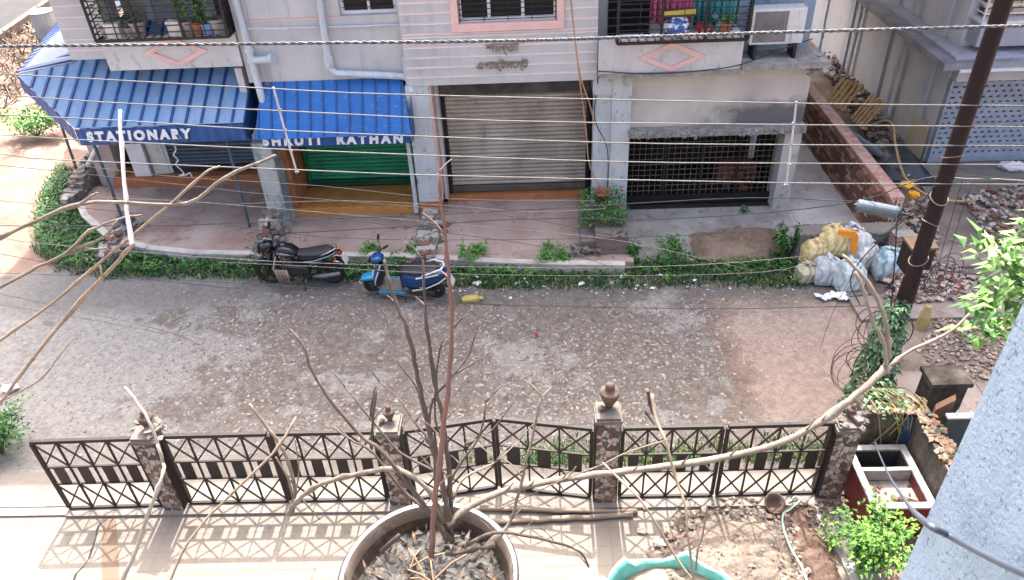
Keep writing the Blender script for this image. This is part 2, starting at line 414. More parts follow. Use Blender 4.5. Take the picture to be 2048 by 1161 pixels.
# --- main masses (behind everything that shows) and the out-of-frame upper storeys
m = MB(); m.bx(-9.2, 5.55, 17.4, 26, -.05, 5.38); m.bx(-11.6, 5.6, 14.75, 26, 6.1, 11.35); m.bx(-9.3, 5.6, 15.6, 26, 5.4, 6.08)
m.build('wall', M['wall'], bl)
# --- first bay: striped corner wall beside the balcony
def boards(x0, x1, y, z0, z1, pitch=.2, yb=.25, first=0):
    m = MB(); z = z0
    while z < z1:
        zt = min(z+pitch, z1)
        m.cur = 0; m.bx(x0, x1, y, y+yb, z, zt-.046)
        m.cur = 1; m.bx(x0+.002, x1-.002, y-.012, y+yb-.002, zt-.044, zt-.02)  # white ledge strip, its colour paints the highlight on the board's bevel
        m.cur = 2; m.bx(x0+.001, x1-.001, y-.004, y+yb-.001, zt-.018, zt-.001)
        z = zt
    return m
bd = [M['wall'], M['white'], M['pink']]
m = boards(-9.62, -8.66, 15.5, 3.86, 5.4, .225, .4); m.build('striped_wall', bd, bl)
m = MB(); m.bx(-9.6, -9.3, 15.92, 17.38, 3.98, 5.39); m.build('side_wall', M['wall'], bl)
# --- balcony one
m = MB(); m.bx(-8.6, -5.87, 15.0, 15.14, 3.776, 4.42); m.bx(-8.59, -5.88, 15.142, 17.3, 3.78, 3.92); m.bx(-8.6,-8.47,15.142,16.9,3.922,4.42)
bal = m.build('balcony', M['wall_b'], bl)
def diamond(cx, cz, hw, hh, y, k=.66):
    m = MB(); o = [(cx-hw,y,cz),(cx,y,cz-hh),(cx+hw,y,cz),(cx,y,cz+hh)]; i = [(cx-hw*k,y,cz),(cx,y,cz-hh*k),(cx+hw*k,y,cz),(cx,y,cz+hh*k)]
    for a in range(4):
        b = (a+1)%4; m.prism([o[a],o[b],i[b],i[a]], (0,-.035,0))
    return m
diamond(-7.14, 4.12, .66, .3, 15.0).build('diamond_relief', M['pink'], bal)
def grille(x0, x1, y0, y1, z0, z1, px, pz, mids=2):
    m = MB(); r = .011
    for k in range(int((z1-z0)/pz)+1):
        z = z0+k*pz
        m.bar((x0,y0,z),(x1,y0,z), .016); m.bar((x0,y0,z),(x0,y1,z), .016); m.bar((x1,y0,z),(x1,y1,z), .016)
    n = int((x1-x0)/px)
    for k in range(n+1):
        x = x0+(x1-x0)*k/n; m.bar((x,y0-.012,z0),(x,y0-.012,z1), .014)
    for k in range(mids+2):
        x = x0+(x1-x0)*k/(mids+1); m.bar((x,y0-.02,z0),(x,y0-.02,z1), .05,.03)
    for y in (y0, (y0+y1)/2):
        for x in (x0, x1): m.bar((x,y,z0),(x,y,z1), .02)
    m.bar((x0,y0-.02,z0),(x1,y0-.02,z0), .05); m.bar((x0,y0,z0),(x0,y1,z0),.04); m.bar((x1,y0,z0),(x1,y1,z0),.04)
    n = int((x1-x0)/.16)
    for k in range(n): m.bar((x0+(x1-x0)*(k+.5)/n, y0, z0-.005),(x0+(x1-x0)*(k+.5)/n, y1, z0-.005), .018)
    return m
grille(-8.5, -5.88, 14.72, 15.0, 4.47, 5.6, .42, .125).build('balcony_grille', M['black'], bal)
# wall, door and louvres at the back of the balcony
m = MB(); m.bx(-8.45, -5.9, 16.9, 17.2, 3.93, 6.0); m.build('balcony_back_wall', M['wall_b'], bl)
m = MB()
for k in range(9): m.rbx(-7.75, 16.86, 4.1+k*.15, .95, .03, .15, 0, .35)
m.build('louvred_shutter', M['wall'], bl)
m = MB(); m.bx(-6.86, -6.5, 16.82, 16.88, 3.93, 5.8); m.build('door', pm('brown_door', (88,58,46), (70,46,38), 3, .6, 0, .1, 30, None, (1,1,.2)), bl)
m = MB(); m.bx(-6.48, -5.92, 16.82, 16.88, 4.2, 5.8); m.build('balcony_window', M['pane'], bl)
m = MB(); m.bx(-7.05, -6.93, 16.2, 16.32, 3.93, 6.05); m.build('balcony_post', pm('dark_green_post', (38,52,50), None, 3, .6, 0, .1), bl)
# --- second bay: recessed plain wall with drain pipes
m = MB(); m.bx(-5.86, -2.56, 15.1, 15.5, 3.39, 4.66); m.bx(-5.86, -3.74, 15.1, 15.5, 4.663, 5.38); m.bx(-2.62,-2.56,15.1,15.5,4.663,5.38); m.bx(-5.84,-5.55,15.06,15.097,3.4,5.37)
m.build('recessed_wall', M['wall'], bl)
m = MB(); m.bx(-5.545,-3.76,15.085,15.098,4.62,4.65); m.build('string_course', M['pink'], bl)
wn = MB(); wn.bx(-3.735,-2.63,15.2,15.26,4.665,4.73); wn.bx(-3.735,-3.67,15.2,15.26,4.733,5.38); wn.bx(-2.69,-2.63,15.2,15.26,4.733,5.38); wn.bx(-3.2,-3.15,15.195,15.255,4.733,5.38)
wn = wn.build('window', M['white'], bl); m = MB(); m.bx(-3.667,-2.693,15.24,15.28,4.735,5.379); m.build('pane', M['pane'], wn)
m = MB()
for k in range(5): m.bar((-3.7,15.17,4.8+k*.12),(-2.65,15.17,4.8+k*.12),.014)
m.build('window_bar', M['black'], wn)
# --- third bay: pink strip cladding, bevel highlights painted as white strips, with the lettering and a framed window
XL, XR = -2.55, 1.27; YF = 14.85
m = boards(XL, XR, YF, 3.29, 4.35, .2, .22)
for q, (a,b) in enumerate(((XL,-1.56),(.63,XR))):
    mm = boards(a, b, YF, 4.35, 5.37, .2, .22); base = len(m.v); m.v += mm.v; m.f += [tuple(base+i for i in f) for f in mm.f]; m.m += mm.m
m.build('strip_cladding', bd, bl)
wn = MB()
for (a,b,c,d) in ((-1.555,.625,4.355,4.5),(-1.555,-1.41,4.502,5.37),(.48,.625,4.502,5.37)): wn.bx(a,b,YF-.06,YF+.2,c,d)
wn = wn.build('window', M['pink'], bl, bevel=.008)
m = MB()
for (a,b,c,d) in ((-1.405,.475,4.505,4.58),(-1.405,-1.35,4.583,5.37),(.42,.475,4.583,5.37),(-.85,-.79,4.583,5.37),(-.2,-.14,4.583,5.37)): m.bx(a,b,YF+.06,YF+.12,c,d)
m.build('frame', M['white'], wn)
m = MB(); m.bx(-1.348,.418,YF+.13,YF+.16,4.585,5.369); m.build('pane', M['pane'], wn)
m = MB()
for k in range(8): m.bar((-1.4,YF+.02,4.56+k*.1),(.47,YF+.02,4.56+k*.1),.014)
for k in range(5): m.bar((-1.38+k*.46,YF+.03,4.52),(-1.38+k*.46,YF+.03,5.37),.014)
m.build('window_bar', M['black'], wn)
RX = Matrix.Rotation(pi/2, 4, 'X')
M['letter_stone'] = pm('bronze_letters', (150,138,118), (116,104,90), 9, .6, .2, .1)
text_mesh('\u09b6\u09be\u09a8\u09cd\u09a4\u09bf', .26, .018, 'name_lettering', M['letter_stone'], bl, Matrix.Translation((-.6, YF-.03, 3.93)) @ RX, 1.0, 'CENTER', .0)
text_mesh('\u098f\u09aa\u09be\u09b0\u09cd\u099f\u09ae\u09c7\u09a8\u09cd\u099f', .22, .018, 'name_lettering', M['letter_stone'], bl, Matrix.Translation((-.62, YF-.03, 3.6)) @ RX, .95, 'CENTER', .0)
# lintel box and deep jambs of the third shop
m = MB(); m.bx(-2.1, 1.2, 15.08, 17.38, 3.3, 3.4); m.bx(-2.1,1.2,15.5,15.75,2.8,3.298); m.build('lintel', pm('dark_plaster', (60,60,62), (92,90,88), 2, .9, 0, .3), bl)  # lintel box mixed from two dark greys
m = MB(); m.bx(-2.08, 1.15, 15.95, 16.1, .02, 3.29); m.build('shop_back_wall', M['dark'], bl)
shutter('roller_shutter', -1.92, 1.13, .42, 2.86, 15.64, (178,169,156), (146,137,125), 'dull brown roller shutter pulled down', M['black'])
m = MB(); m.bx(-2.07, 1.14, 15.5, 15.94, .02, .38); m.build('threshold', M['orange'], bl)
m = MB(); m.bx(-2.09,-2.02,15.3,15.93,.42,3.28); m.build('side_jamb', M['wall'], bl)
# --- columns
m = MB(); m.bx(-2.62, -2.14, 14.87, 15.3, .6, 3.28); c = m.build('column', M['col'], bl)
m = MB(); m.bx(-2.63, -2.13, 14.86, 15.31, .02, .598); m.build('column_base', M['orange'], c)
m = MB(); m.bx(-2.138,-2.1,14.9,15.29,.6,3.27); m.build('edge_strip', M['pink'], c)
m = MB(); m.bx(-5.95, -5.55, 14.55, 15.05, .02, 2.28); m.build('column', M['col1'], bl)
m = MB(); m.bx(1.24, 1.6, 14.95, 15.3, .3, 3.44); m.bx(1.21,1.63,14.9,15.32,2.95,3.43); c = m.build('column', M['col'], bl)
m = MB(); m.bx(1.602, 2.0, 14.88, 15.3, .02, 3.44); m.build('column', M['col'], bl)
m = MB(); m.bx(5.25, 5.6, 14.85, 15.4, .02, 2.0); m.build('column', M['raw'], bl)
# --- second shop: green shutter, ochre tiled step
shutter('roller_shutter', -5.3, -2.78, .46, 2.75, 16.05, (46,150,112), (38,126,96), 'green roller shutter with side rails', pm('green_rail', (24,110,78), None, 3, .5, .2, .1))
m = MB(); m.bx(-5.55, -2.64, 15.02, 16.0, .02, .44)
m.build('tiled_step', M['ochre'], bl)
m = MB(); m.bx(-5.545, -5.43, 15.06, 16.4, .445, 3.38); m.build('side_jamb', M['orange'], bl)
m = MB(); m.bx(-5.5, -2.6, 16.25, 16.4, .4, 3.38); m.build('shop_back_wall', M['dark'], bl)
# --- first shop: grey shutter, pilasters, orange step
shutter('roller_shutter', -9.0, -6.2, .5, 2.6, 16.95, (84,98,112), (66,78,92), 'blue grey roller shutter under the long awning', M['col'])
m = MB(); m.bx(-10.5, -6.0, 16.7, 17.38, .02, .47); m.build('tiled_step', M['orange'], bl)
m = MB(); m.bx(-9.95, -9.55, 16.8, 17.3, .47, 3.7); m.build('pilaster', M['white'], bl)
m = MB(); m.bx(-9.5, -9.12, 16.9, 17.3, .472, 3.7); m.build('shop_side_wall', M['wall_b'], bl); m = MB(); m.bx(-6.1,-5.96,15.1,17.3,.02,3.7); m.build('shop_side_wall', M['wall_b'], bl)
m = MB(); m.bx(-10.95, -10.4, 16.9, 17.35, .02, 3.6); m.build('pilaster', pm('pinkish_pilaster', (178,160,152), (160,146,140), 2, .85, 0, .2), bl)
m = MB(); m.bx(-10.4, -6.0, 17.32, 17.39, .48, 3.75); m.build('shop_back_wall', M['dark'], bl)
# --- fourth bay: balcony over the garage
m = MB(); m.bx(1.28, 4.05, 14.6, 14.74, 3.46, 4.13); m.bx(1.29, 4.04, 14.742, 15.9, 3.5, 3.62); m.bx(3.92,4.05,14.742,15.9,3.622,4.13)
bal2 = m.build('balcony', M['wall_b'], bl)
diamond(2.69, 3.8, .66, .29, 14.6).build('diamond_relief', M['pink'], bal2)
grille(1.6, 4.04, 14.36, 14.6, 4.17, 5.4, .4, .12).build('balcony_grille', M['black'], bal2)
m = MB()
for x in (1.66, 2.26, 2.86, 3.46): m.bx(x, x+.48, 14.62, 14.72, 4.135, 4.22)
m.build('sill_block', M['white'], bal2)
m = MB(); m.bx(1.3, 5.55, 15.9, 16.2, 3.45, 5.4); m.build('balcony_back_wall', M['wall_b'], bl)
m = MB()
for k in range(10): m.rbx(1.98, 15.86, 3.8+k*.16, .85, .03, .15, 0, .35)
m.build('louvred_shutter', M['black'], bl)
m = MB(); m.bx(4.06, 5.55, 15.35, 15.6, 3.62, 5.4); m.build('end_wall', pm('blue_grey_paint', (140,158,172), (122,140,156), 1.5, .85, 0, .2, 30, (100,112,122), (1,1,.4)), bl)
m = MB(); m.bx(4.055, 5.75, 14.5, 15.34, 3.5, 3.62); m.bx(1.3, 4.05, 14.56, 14.598, 3.41, 3.5)
for k in range(26): m.rock((R_.uniform(5.45,5.85), R_.uniform(14.5,15.2), R_.uniform(3.28,3.62)), .09,.09,.07)
m.build('ledge', M['crumbled'], bl)
# garage wall, rough lintel ledge, opening with a folding gate
def stained_raw():
    t = NT('stained_render'); col = t.ramp(t.noise(1.1, 5, .6, t.map((1,1,.7))), [(.35, (196,191,182)), (.65, (172,167,160))])
    sp = t.node('ShaderNodeSeparateXYZ'); t.l.new(t.co, sp.inputs[0])
    x = t.math('ADD', sp.outputs[0], t.math('MULTIPLY', t.noise(2.2, 5, .6), 2.6)); a = t.node('ShaderNodeMapRange'); t.l.new(x, a.inputs[0]); a.inputs[1].default_value = 6.6; a.inputs[2].default_value = 7.6
    zz = t.math('ADD', sp.outputs[2], t.math('MULTIPLY', t.noise(3, 4, .6), .5)); b = t.node('ShaderNodeMapRange'); t.l.new(zz, b.inputs[0]); b.inputs[1].default_value = 3.0; b.inputs[2].default_value = 2.75
    col = t.mix(t.math('MULTIPLY', t.math('MULTIPLY', a.outputs[0], b.outputs[0]), .85), col, (74,76,78))
    t.base(col).rough(.92); t.bump(t.noise(28, 5, .65), .4, .01); return t.mat
m = MB(); m.bx(2.0, 5.6, 14.97, 15.2, 2.1, 3.45); m.build('garage_wall', stained_raw(), bl)
m = MB(); m.bx(1.96, 5.62, 14.72, 14.966, 2.04, 2.18)
for k in range(90): m.rock((R_.uniform(1.98,5.6), 14.72+R_.uniform(-.02,.03), R_.uniform(2.04,2.16)), .06,.04,.05)
m.build('lintel_ledge', M['crumbled'], bl)
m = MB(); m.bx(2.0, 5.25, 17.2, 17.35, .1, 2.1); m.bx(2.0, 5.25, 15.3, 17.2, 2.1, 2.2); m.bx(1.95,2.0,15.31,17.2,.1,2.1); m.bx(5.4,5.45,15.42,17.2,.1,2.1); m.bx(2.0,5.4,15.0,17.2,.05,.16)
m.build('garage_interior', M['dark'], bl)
m = MB()
for k in range(26): m.bar((2.03+k*.128,15.22,.18),(2.03+k*.128,15.22,2.1),.009)
for k in range(15): m.bar((2.0,15.21,.26+k*.13),(5.25,15.21,.26+k*.13),.011)
fg = m.build('folding_gate', pm('rusty_grey_steel', (132,123,114), (100,90,82), 6, .6, .3, .1), bl); tag(fg, 'dark folding steel gate of the garage')
m = MB()
for x in (2.85, 3.65, 4.45): m.bar((x,15.17,.18),(x,15.17,2.1),.05,.03)
m.bx(2.0,5.25,15.17,15.2,.2,.42)
m.build('gate_stile', M['black'], fg)
m = MB(); m.bx(4.3,5.2,16.2,16.6,.16,.55)
for k in range(14): m.rbx(R_.uniform(4.4,5.15),R_.uniform(15.6,16.1),R_.uniform(.2,.5),.22,.1,.08,R_.random()*3)
tag(m.build('brick_heap', pm('old_bricks', (150,92,70), (110,70,56), 8, .9, 0, .3)), 'heap of old bricks behind the folding garage gate', 'bricks')
m = MB(); m.lathe([(.0,0),(.035,.02),(.045,.06),(.025,.1),(.018,.16),(0,.17)], (3.55,15.6,1.55), 10); m.tube([(3.55,15.6,1.7),(3.55,15.6,2.1)], .008, 5)
tag(m.build('light_bulb', M['white'], smooth=True), 'white bulb hanging behind the folding garage gate', 'bulb')
# --- drain pipes on the facade
m = MB(); yp = 14.98
pA = [F(462,-40,yp), F(472,6,yp), F(498,100,yp), F(503,120,yp), F(526,205,14.9)]
m.tube(pA, .075, 10)
for q in (2,3): m.tube([pA[q]+Vector((0,0,.05)), pA[q]-Vector((0,0,.05))], .095, 10)
s0 = pA[3]; m.tube([s0, s0+Vector((.1,-.05,0)), s0+Vector((.42,-.14,.04))], .07, 10); m.tube([s0+Vector((.4,-.14,.04)), s0+Vector((.5,-.16,.05))], .1, 10)
m.build('drain_pipe', M['pvc'], bl, smooth=False)
m = MB()
pB = [F(630,-40,yp), F(640,6,yp), F(657,125,yp), F(661,138,yp), F(672,147,yp), F(740,150,yp), F(806,153,yp), F(816,158,yp), F(824,186,14.86)]
m.tube(pB, .07, 10)
m.tube([F(656,112,yp), F(659,132,yp)], .09, 10); m.tube([F(807,112,yp), F(812,130,yp), F(816,158,yp)], .065, 10)
m.tube([F(812,128,yp),F(814,140,yp)], .085, 10); m.tube([F(658,128,yp)+Vector((0,-.02,0)),F(658,128,yp)+Vector((0,-.12,.0))], .05, 10)
m.build('drain_pipe', M['pvc'], bl)
m = MB(); m.tube([F(496,58,yp), F(560,58,yp), F(640,55,15.06), F(720,53,15.06), F(806,49,15.06)], .022, 6); m.build('water_pipe', M['pvc'], bl)
m = MB(); m.tube([(-2.72,14.95,.3),(-2.72,14.95,2.6)], .05, 8); m.tube([(-2.72,14.95,.3),(-2.72,14.95,.5)], .07, 8); m.build('drain_pipe', M['pvc'], bl)
m = MB(); m.tube(smooth_path([F(1197,143,14.55),F(1300,148,14.5),F(1400,142,14.5),F(1480,130,14.45),F(1560,100,14.45),F(1625,78,15.2)]), .012, 5)
m.tube(smooth_path([F(1197,143,14.55),F(1195,165,14.9),F(1190,240,14.93),F(1215,300,14.86),F(1214,400,14.86)]), .01, 5); m.build('house_cable', M['black'], bl)
# ------------------------------------------------------------------ shop platforms, awnings
def plat(name, pts, z, mat, edge=None):
    m = MB(); m.prism([(x,y,-.05) for x,y in pts], (0,0,z+.05)); o = m.build(name, mat, origin=(0,0,0)); struct(o); return o
pe = [G(*p, .22) for p in ((150,372),(178,430),(225,470),(300,492),(400,502),(560,504),(800,507),(1000,519),(1140,523),(1250,524))]
pl = [(p.x,p.y) for p in pe]
m = MB(); bk = lambda x: 16.75 if x < -5.9 else 15.5
ex = [pl[0]] + [p for p in pl[1:]] + [(1.95, pl[-1][1])]
ex = sorted(set(ex + [(-5.901, None), (-5.899, None)]), key=lambda p: p[0])
def fy(x):
    q = [p for p in ex if p[1] is not None]
    for a, b in zip(q, q[1:]):
        if a[0] <= x <= b[0]: return a[1] + (b[1]-a[1])*(x-a[0])/(b[0]-a[0]+1e-9)
ex = [(x, y if y is not None else fy(x)) for x, y in ex]
for a, b in zip(ex, ex[1:]):
    if b[0]-a[0] < .01: continue
    m.quad((a[0],a[1],.22),(b[0],b[1],.22),(b[0],max(bk(b[0]-.001),b[1]+.01),.22),(a[0],max(bk(a[0]+.001),a[1]+.01),.22))
    m.quad((a[0],a[1],-.05),(b[0],b[1],-.05),(b[0],b[1],.22),(a[0],a[1],.22))
struct(m.build('shop_pavement', M['floor_red'], origin=(0,0,0)))
m = MB()
for a, b in zip(pl, pl[1:]):
    a = Vector((a[0],a[1],.21)); b = Vector((b[0],b[1],.21)); d = (b-a).normalized(); n = Vector((-d.y,d.x,0)); m.prism([a-n*.16, b-n*.16, b-n*.003, a-n*.003], (0,0,.035)); m.prism([a-n*.13+Vector((0,0,-.25)), b-n*.13+Vector((0,0,-.25)), b-n*.01+Vector((0,0,-.25)), a-n*.01+Vector((0,0,-.25))], (0,0,.248))
struct(m.build('pavement_edge', M['kerb_white'], origin=(0,0,0)))
# sloping apron in front of the garage
m = MB(); m.prism([(1.97,13.1,.02),(1.97,15.0,.16),(1.97,15.0,-.05),(1.97,13.1,-.05)], (3.7,0,0)); struct(m.build('garage_apron', M['concrete'], origin=(0,0,0)))
tag(heap([(G(*p).x,G(*p).y) for p in ((1385,478),(1480,460),(1550,466),(1562,515),(1480,530),(1400,522))], .1, .1, .3, .05, 5, .05).build('soil_spill', dirt_material('brown_spill', (104,86,72), (130,112,97), (148,132,117)), origin=(0,0,0)), 'brown soil and grit spilled over the right of the garage apron', 'soil', kind='stuff')
m = MB(); m.prism([(5.61,13.1,-.04),(7.3,13.1,-.04),(7.3,30,-.04),(5.61,30,-.04)], (0,0,.12)); struct(m.build('side_passage', pm('passage_concrete', (196,192,186), (170,166,160), 1.4, .9, 0, .4, 26, (130,126,120)), origin=(0,0,0)))
M['blue'] = pm('deep_blue_paint', (14,74,134), (12,60,116), 2.2, .5, 0, .15, 20, (44,96,148))
M['blue_faded'] = pm('faded_blue_sheet', (92,138,180), (134,158,182), .9, .55, 0, .3, 16, (128,128,126), (1,.35,1))
M['blue_bright'] = pm('blue_sheet', (14,88,160), (20,102,174), 1.6, .5, 0, .2, 16, (64,118,168), (1,.35,1))
M['white_letter'] = pm('white_letters', (225,225,225), (205,208,212), 5, .6, 0, 0)
M['post'] = pm('blue_grey_steel', (82,98,112), (64,78,92), 4, .5, .3, .1)
def hit(px, py, Y0, z0, s):
    d = ray(px, py); return CAM + d*((z0 - s*Y0 - HC)/(d.z - s*d.y))
def span_at(poly, x):
    ys = []
    for a, b in zip(poly, poly[1:]+poly[:1]):
        if (a[0] > x) != (b[0] > x): ys.append(a[1] + (b[1]-a[1])*(x-a[0])/(b[0]-a[0]))
    return (min(ys), max(ys)) if len(ys) >= 2 else None
def ribbed(poly, zf, pitch, x0, x1, w=.05, h=.03, base=0, rib=1):
    m = MB(); m.cur = base
    top = [(x,y,zf(y)) for x,y in poly]; m.prism([(x,y,z-.012) for x,y,z in top], (0,0,.012))
    m.cur = rib; x = x0
    while x < x1:
        s = span_at(poly, x)
        if s and s[1]-s[0] > .1: m.bar((x,s[0]+.01,zf(s[0]+.01)+h/2),(x,s[1]-.01,zf(s[1]-.01)+h/2), w, h)
        x += pitch
    return m
# --- long awning of the first shop: front sheet cut off at the chamfered corner, side sheet, hanging fascia
Y0, Z0, S = 14.42, 2.82, .55; zf = lambda y: Z0 + S*(y-Y0)
A = [hit(*p, Y0, Z0, S) for p in ((33,150),(90,203),(150,252),(200,258),(485,250))]
pts = [(p.x,p.y) for p in A]
x1 = pts[-1][0]; pts[2] = (pts[2][0], Y0); pts[3] = (pts[3][0], Y0); pts[4] = (x1, Y0)
ye = 16.6
B0 = hit(150,126, Y0, Z0, S)
poly = pts + [(-5.98,16.4),(-8.2,17.3),(B0.x+.5,max(B0.y,17.0)),(B0.x,B0.y)]
aw = thing('awning', 'long faded blue sheet metal awning lettered STATIONARY, wrapped round the shop corner', 'awning', (-8, 15, 0), 'blue shop awnings')
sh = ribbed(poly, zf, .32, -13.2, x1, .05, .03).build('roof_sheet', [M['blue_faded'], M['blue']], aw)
# side sheet running back along the left flank
e0 = Vector((A[0].x, A[0].y, zf(A[0].y))); e1 = G(116,46,2.9)
w0 = Vector((B0.x, B0.y, zf(B0.y)+.015)); w1 = Vector((e1.x+3.2, e1.y, 4.2)); m = MB(); m.cur = 0
e0 = e0 + Vector((.02,.03,.015))
m.add([e0, w0, w1, e1], [(0,1,2),(0,2,3)]); m.add([p-Vector((0,0,.012)) for p in (e0,w0,w1,e1)], [(0,1,2),(0,2,3)]); m.cur = 1
for k in range(15):
    t = (k+.5)/15; a = e0.lerp(e1, t); b = w0.lerp(w1, t); m.bar(a+Vector((0,0,.02)), b+Vector((0,0,.02)), .22, .03)
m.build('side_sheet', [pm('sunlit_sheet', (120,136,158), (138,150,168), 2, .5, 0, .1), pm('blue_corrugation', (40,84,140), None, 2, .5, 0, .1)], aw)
m = MB(); gp_ = [F(px,py,15.6) for px,py in ((348,288),(352,300),(347,310),(356,320),(352,330),(362,340),(368,348),(358,352),(372,350),(380,346),(384,354))]; m.tube(smooth_path(gp_,4), .018, 6); tag(m.build('white_garland', M['white_letter'], smooth=True), 'white wavy garland string hanging under the long awning before the grey shutter', 'garland')
def fascia(a, b, zt, zb, out, name='fascia', mat=None, tilt=0):
    a = Vector(a); b = Vector(b); d = (b-a); L = d.length; d.normalize(); n = Vector((d.y,-d.x,0)); m = MB(); N = int(L/.105)
    P = []
    for i in range(N+1):
        o = n*(.018 if i % 2 else 0); p = a + d*(L*i/N) + o; P.append(p)
    zt_ = (lambda t: zt[0]+(zt[1]-zt[0])*t) if isinstance(zt, tuple) else (lambda t: zt)
    zb_ = (lambda t: zb[0]+(zb[1]-zb[0])*t) if isinstance(zb, tuple) else (lambda t: zb)
    for i in range(N):
        p, q = P[i], P[i+1]; t0, t1 = i/N, (i+1)/N; back = -n*.01
        for off in (Vector((0,0,0)), back): m.quad(Vector((p.x,p.y,zb_(t0)))+off, Vector((q.x,q.y,zb_(t1)))+off, Vector((q.x,q.y,zt_(t1)))+off, Vector((p.x,p.y,zt_(t0)))+off)
    return m.build(name, mat or M['blue'], out)
fascia((pts[2][0],Y0-.02,0), (x1,Y0-.02,0), 2.8, 2.44, aw)
fascia((A[0].x,A[0].y,0), (pts[2][0],Y0-.02,0), (zf(A[0].y)-.02,2.8), (zf(A[0].y)-.32,2.44), aw)
# closed triangular end towards the second awning
m = MB(); m.prism([(x1+.004,Y0,2.81),(x1+.004,Y0,2.42),(x1+.004,15.85,2.5),(x1+.004,15.85,zf(15.85)-.02)], (.015,0,0)); m.build('end_panel', M['blue'], aw)
m = MB(); m.tube([F(113,225,16.2),G(153,338,.2)], .035, 6); m.build('post', M['post'], aw)
m = MB(); m.tube([F(200,282,16.4),G(166,350,.3)], .05, 6); m.build('prop', M['white'], aw)
m = MB(); m.tube([(-9.25,14.55,2.75),(-9.32,14.6,.2)], .035, 8); m.build('post', M['post'], aw)
m = MB(); m.tube([(-6.42,14.55,2.75),(-6.5,14.62,.2)], .035, 8); m.build('post', M['post'], aw)
lt = Matrix.Translation((-9.22, Y0-.06, 2.55)) @ RX @ Matrix(((1,.12,0,0),(0,1,0,0),(0,0,1,0),(0,0,0,1)))
text_mesh('STATIONARY', .27, .012, 'lettering', M['white_letter'], aw, lt, 1.42, 'LEFT', .016)
# --- short awning of the second shop
Y1, Z1, S1 = 14.42, 2.52, 1.3; zf1 = lambda y: Z1 + S1*(y-Y1)
aw2 = thing('awning', 'short bright blue sheet metal awning lettered SHRUTI RATHAN over green shutter', 'awning', (-4.2, 15, 0), 'blue shop awnings')
B = [hit(*p, Y1, Z1, S1) for p in ((508,262),(822,272))]
p2 = [(B[0].x,Y1-.045),(B[1].x,Y1-.045),(-2.68,15.09),(-5.54,15.09),(-5.62,15.0)]
ribbed(p2, zf1, .27, B[0].x+.1, B[1].x, .035, .03).build('roof_sheet', [M['blue_bright'], M['blue']], aw2)
fascia((B[0].x+.12,Y1+.02,0), (B[1].x-.03,Y1+.02,0), 2.5, 2.24, aw2)
m = MB(); m.prism([(B[1].x,Y1+.03,2.5),(B[1].x,Y1+.03,2.24),(B[1].x,15.0,2.3),(B[1].x,15.0,zf1(15.0)-.02)], (.012,0,0)); m.build('end_panel', M['blue'], aw2)
lt = Matrix.Translation((B[0].x+.14, Y1+.005, 2.3)) @ RX @ Matrix.Rotation(-.012,4,'Z') @ Matrix(((1,.1,0,0),(0,1,0,0),(0,0,1,0),(0,0,0,1)))
text_mesh('SHRUTI  RATHAN', .26, .012, 'lettering', M['white_letter'], aw2, lt, 1.5, 'LEFT', .016)
# bird droppings and paint loss on both sheets
for par, pol, z_, n in ((aw, poly, zf, 70), (aw2, p2, zf1, 60)):
    m = MB(); xs = [p[0] for p in pol]; ys = [p[1] for p in pol]; k = 0
    while k < n:
        x, y = R_.uniform(min(xs),max(xs)), R_.uniform(min(ys),max(ys))
        if par is aw2 and R_.random() > (x-min(xs))/(max(xs)-min(xs)): continue
        if not in_poly(x, y, pol): k += .2; continue
        s = R_.uniform(.008,.026); m.rock((x,y,z_(y)+.004), s, s*R_.uniform(.7,2), .004); k += 1
    tag(m.build('droppings', pm('droppings', (190,192,190), (120,126,130), 6, .9, 0, 0), par), kind='stuff')
# ------------------------------------------------------------------ iron gate leaves, stone clad posts
M['iron'] = pm('dark_brown_iron', (42,35,33), (32,28,28), 5, .6, 0, .1, 40, (58,46,40), spec=.3)
M['plate'] = pm('dark_plate', (36,33,36), (30,28,30), 3, .4, .3, .05)
def stone_clad():
    t = NT('crazy_stone'); v = t.map((1,1,1)); 
    cell = t.vor(14, t.map((1,1,.75)), 'F1', 'Color'); sc_ = t.node('ShaderNodeSeparateColor'); t.l.new(cell, sc_.inputs[0])
    edge = t.vor(14, t.map((1,1,.75)), 'DISTANCE_TO_EDGE', 'Distance')
    c = t.ramp(sc_.outputs[0], [(0, (150,142,134)), (.24, (108,82,66)), (.38, (160,152,144)), (.58, (74,56,48)), (.68, (122,94,74)), (.8, (60,54,52)), (.9, (140,132,124))], 'CONSTANT')
    c = t.mix(t.ramp(t.noise(14, 5, .7), [(.45, 0.0), (.8, .6)]), c, (110,96,84))
    c = t.mix(t.ramp(edge, [(.015, 1.0), (.04, 0.0)]), c, (60,54,50))
    t.base(c).rough(.8); t.bump(t.ramp(edge, [(0, 0.0), (.08, 1.0)]), .8, .02); return t.mat
M['stone'] = stone_clad()
M['cap'] = pm('pale_cap', (106,100,94), (84,78,73), 6, .9, 0, .5, 30, (90,80,72))
M['pot_clay'] = pm('old_clay', (92,74,66), (70,56,50), 7, .85, 0, .5, 30, (70,54,46))
ZT, ZA, ZB, ZL = 1.47, .95, .6, .06
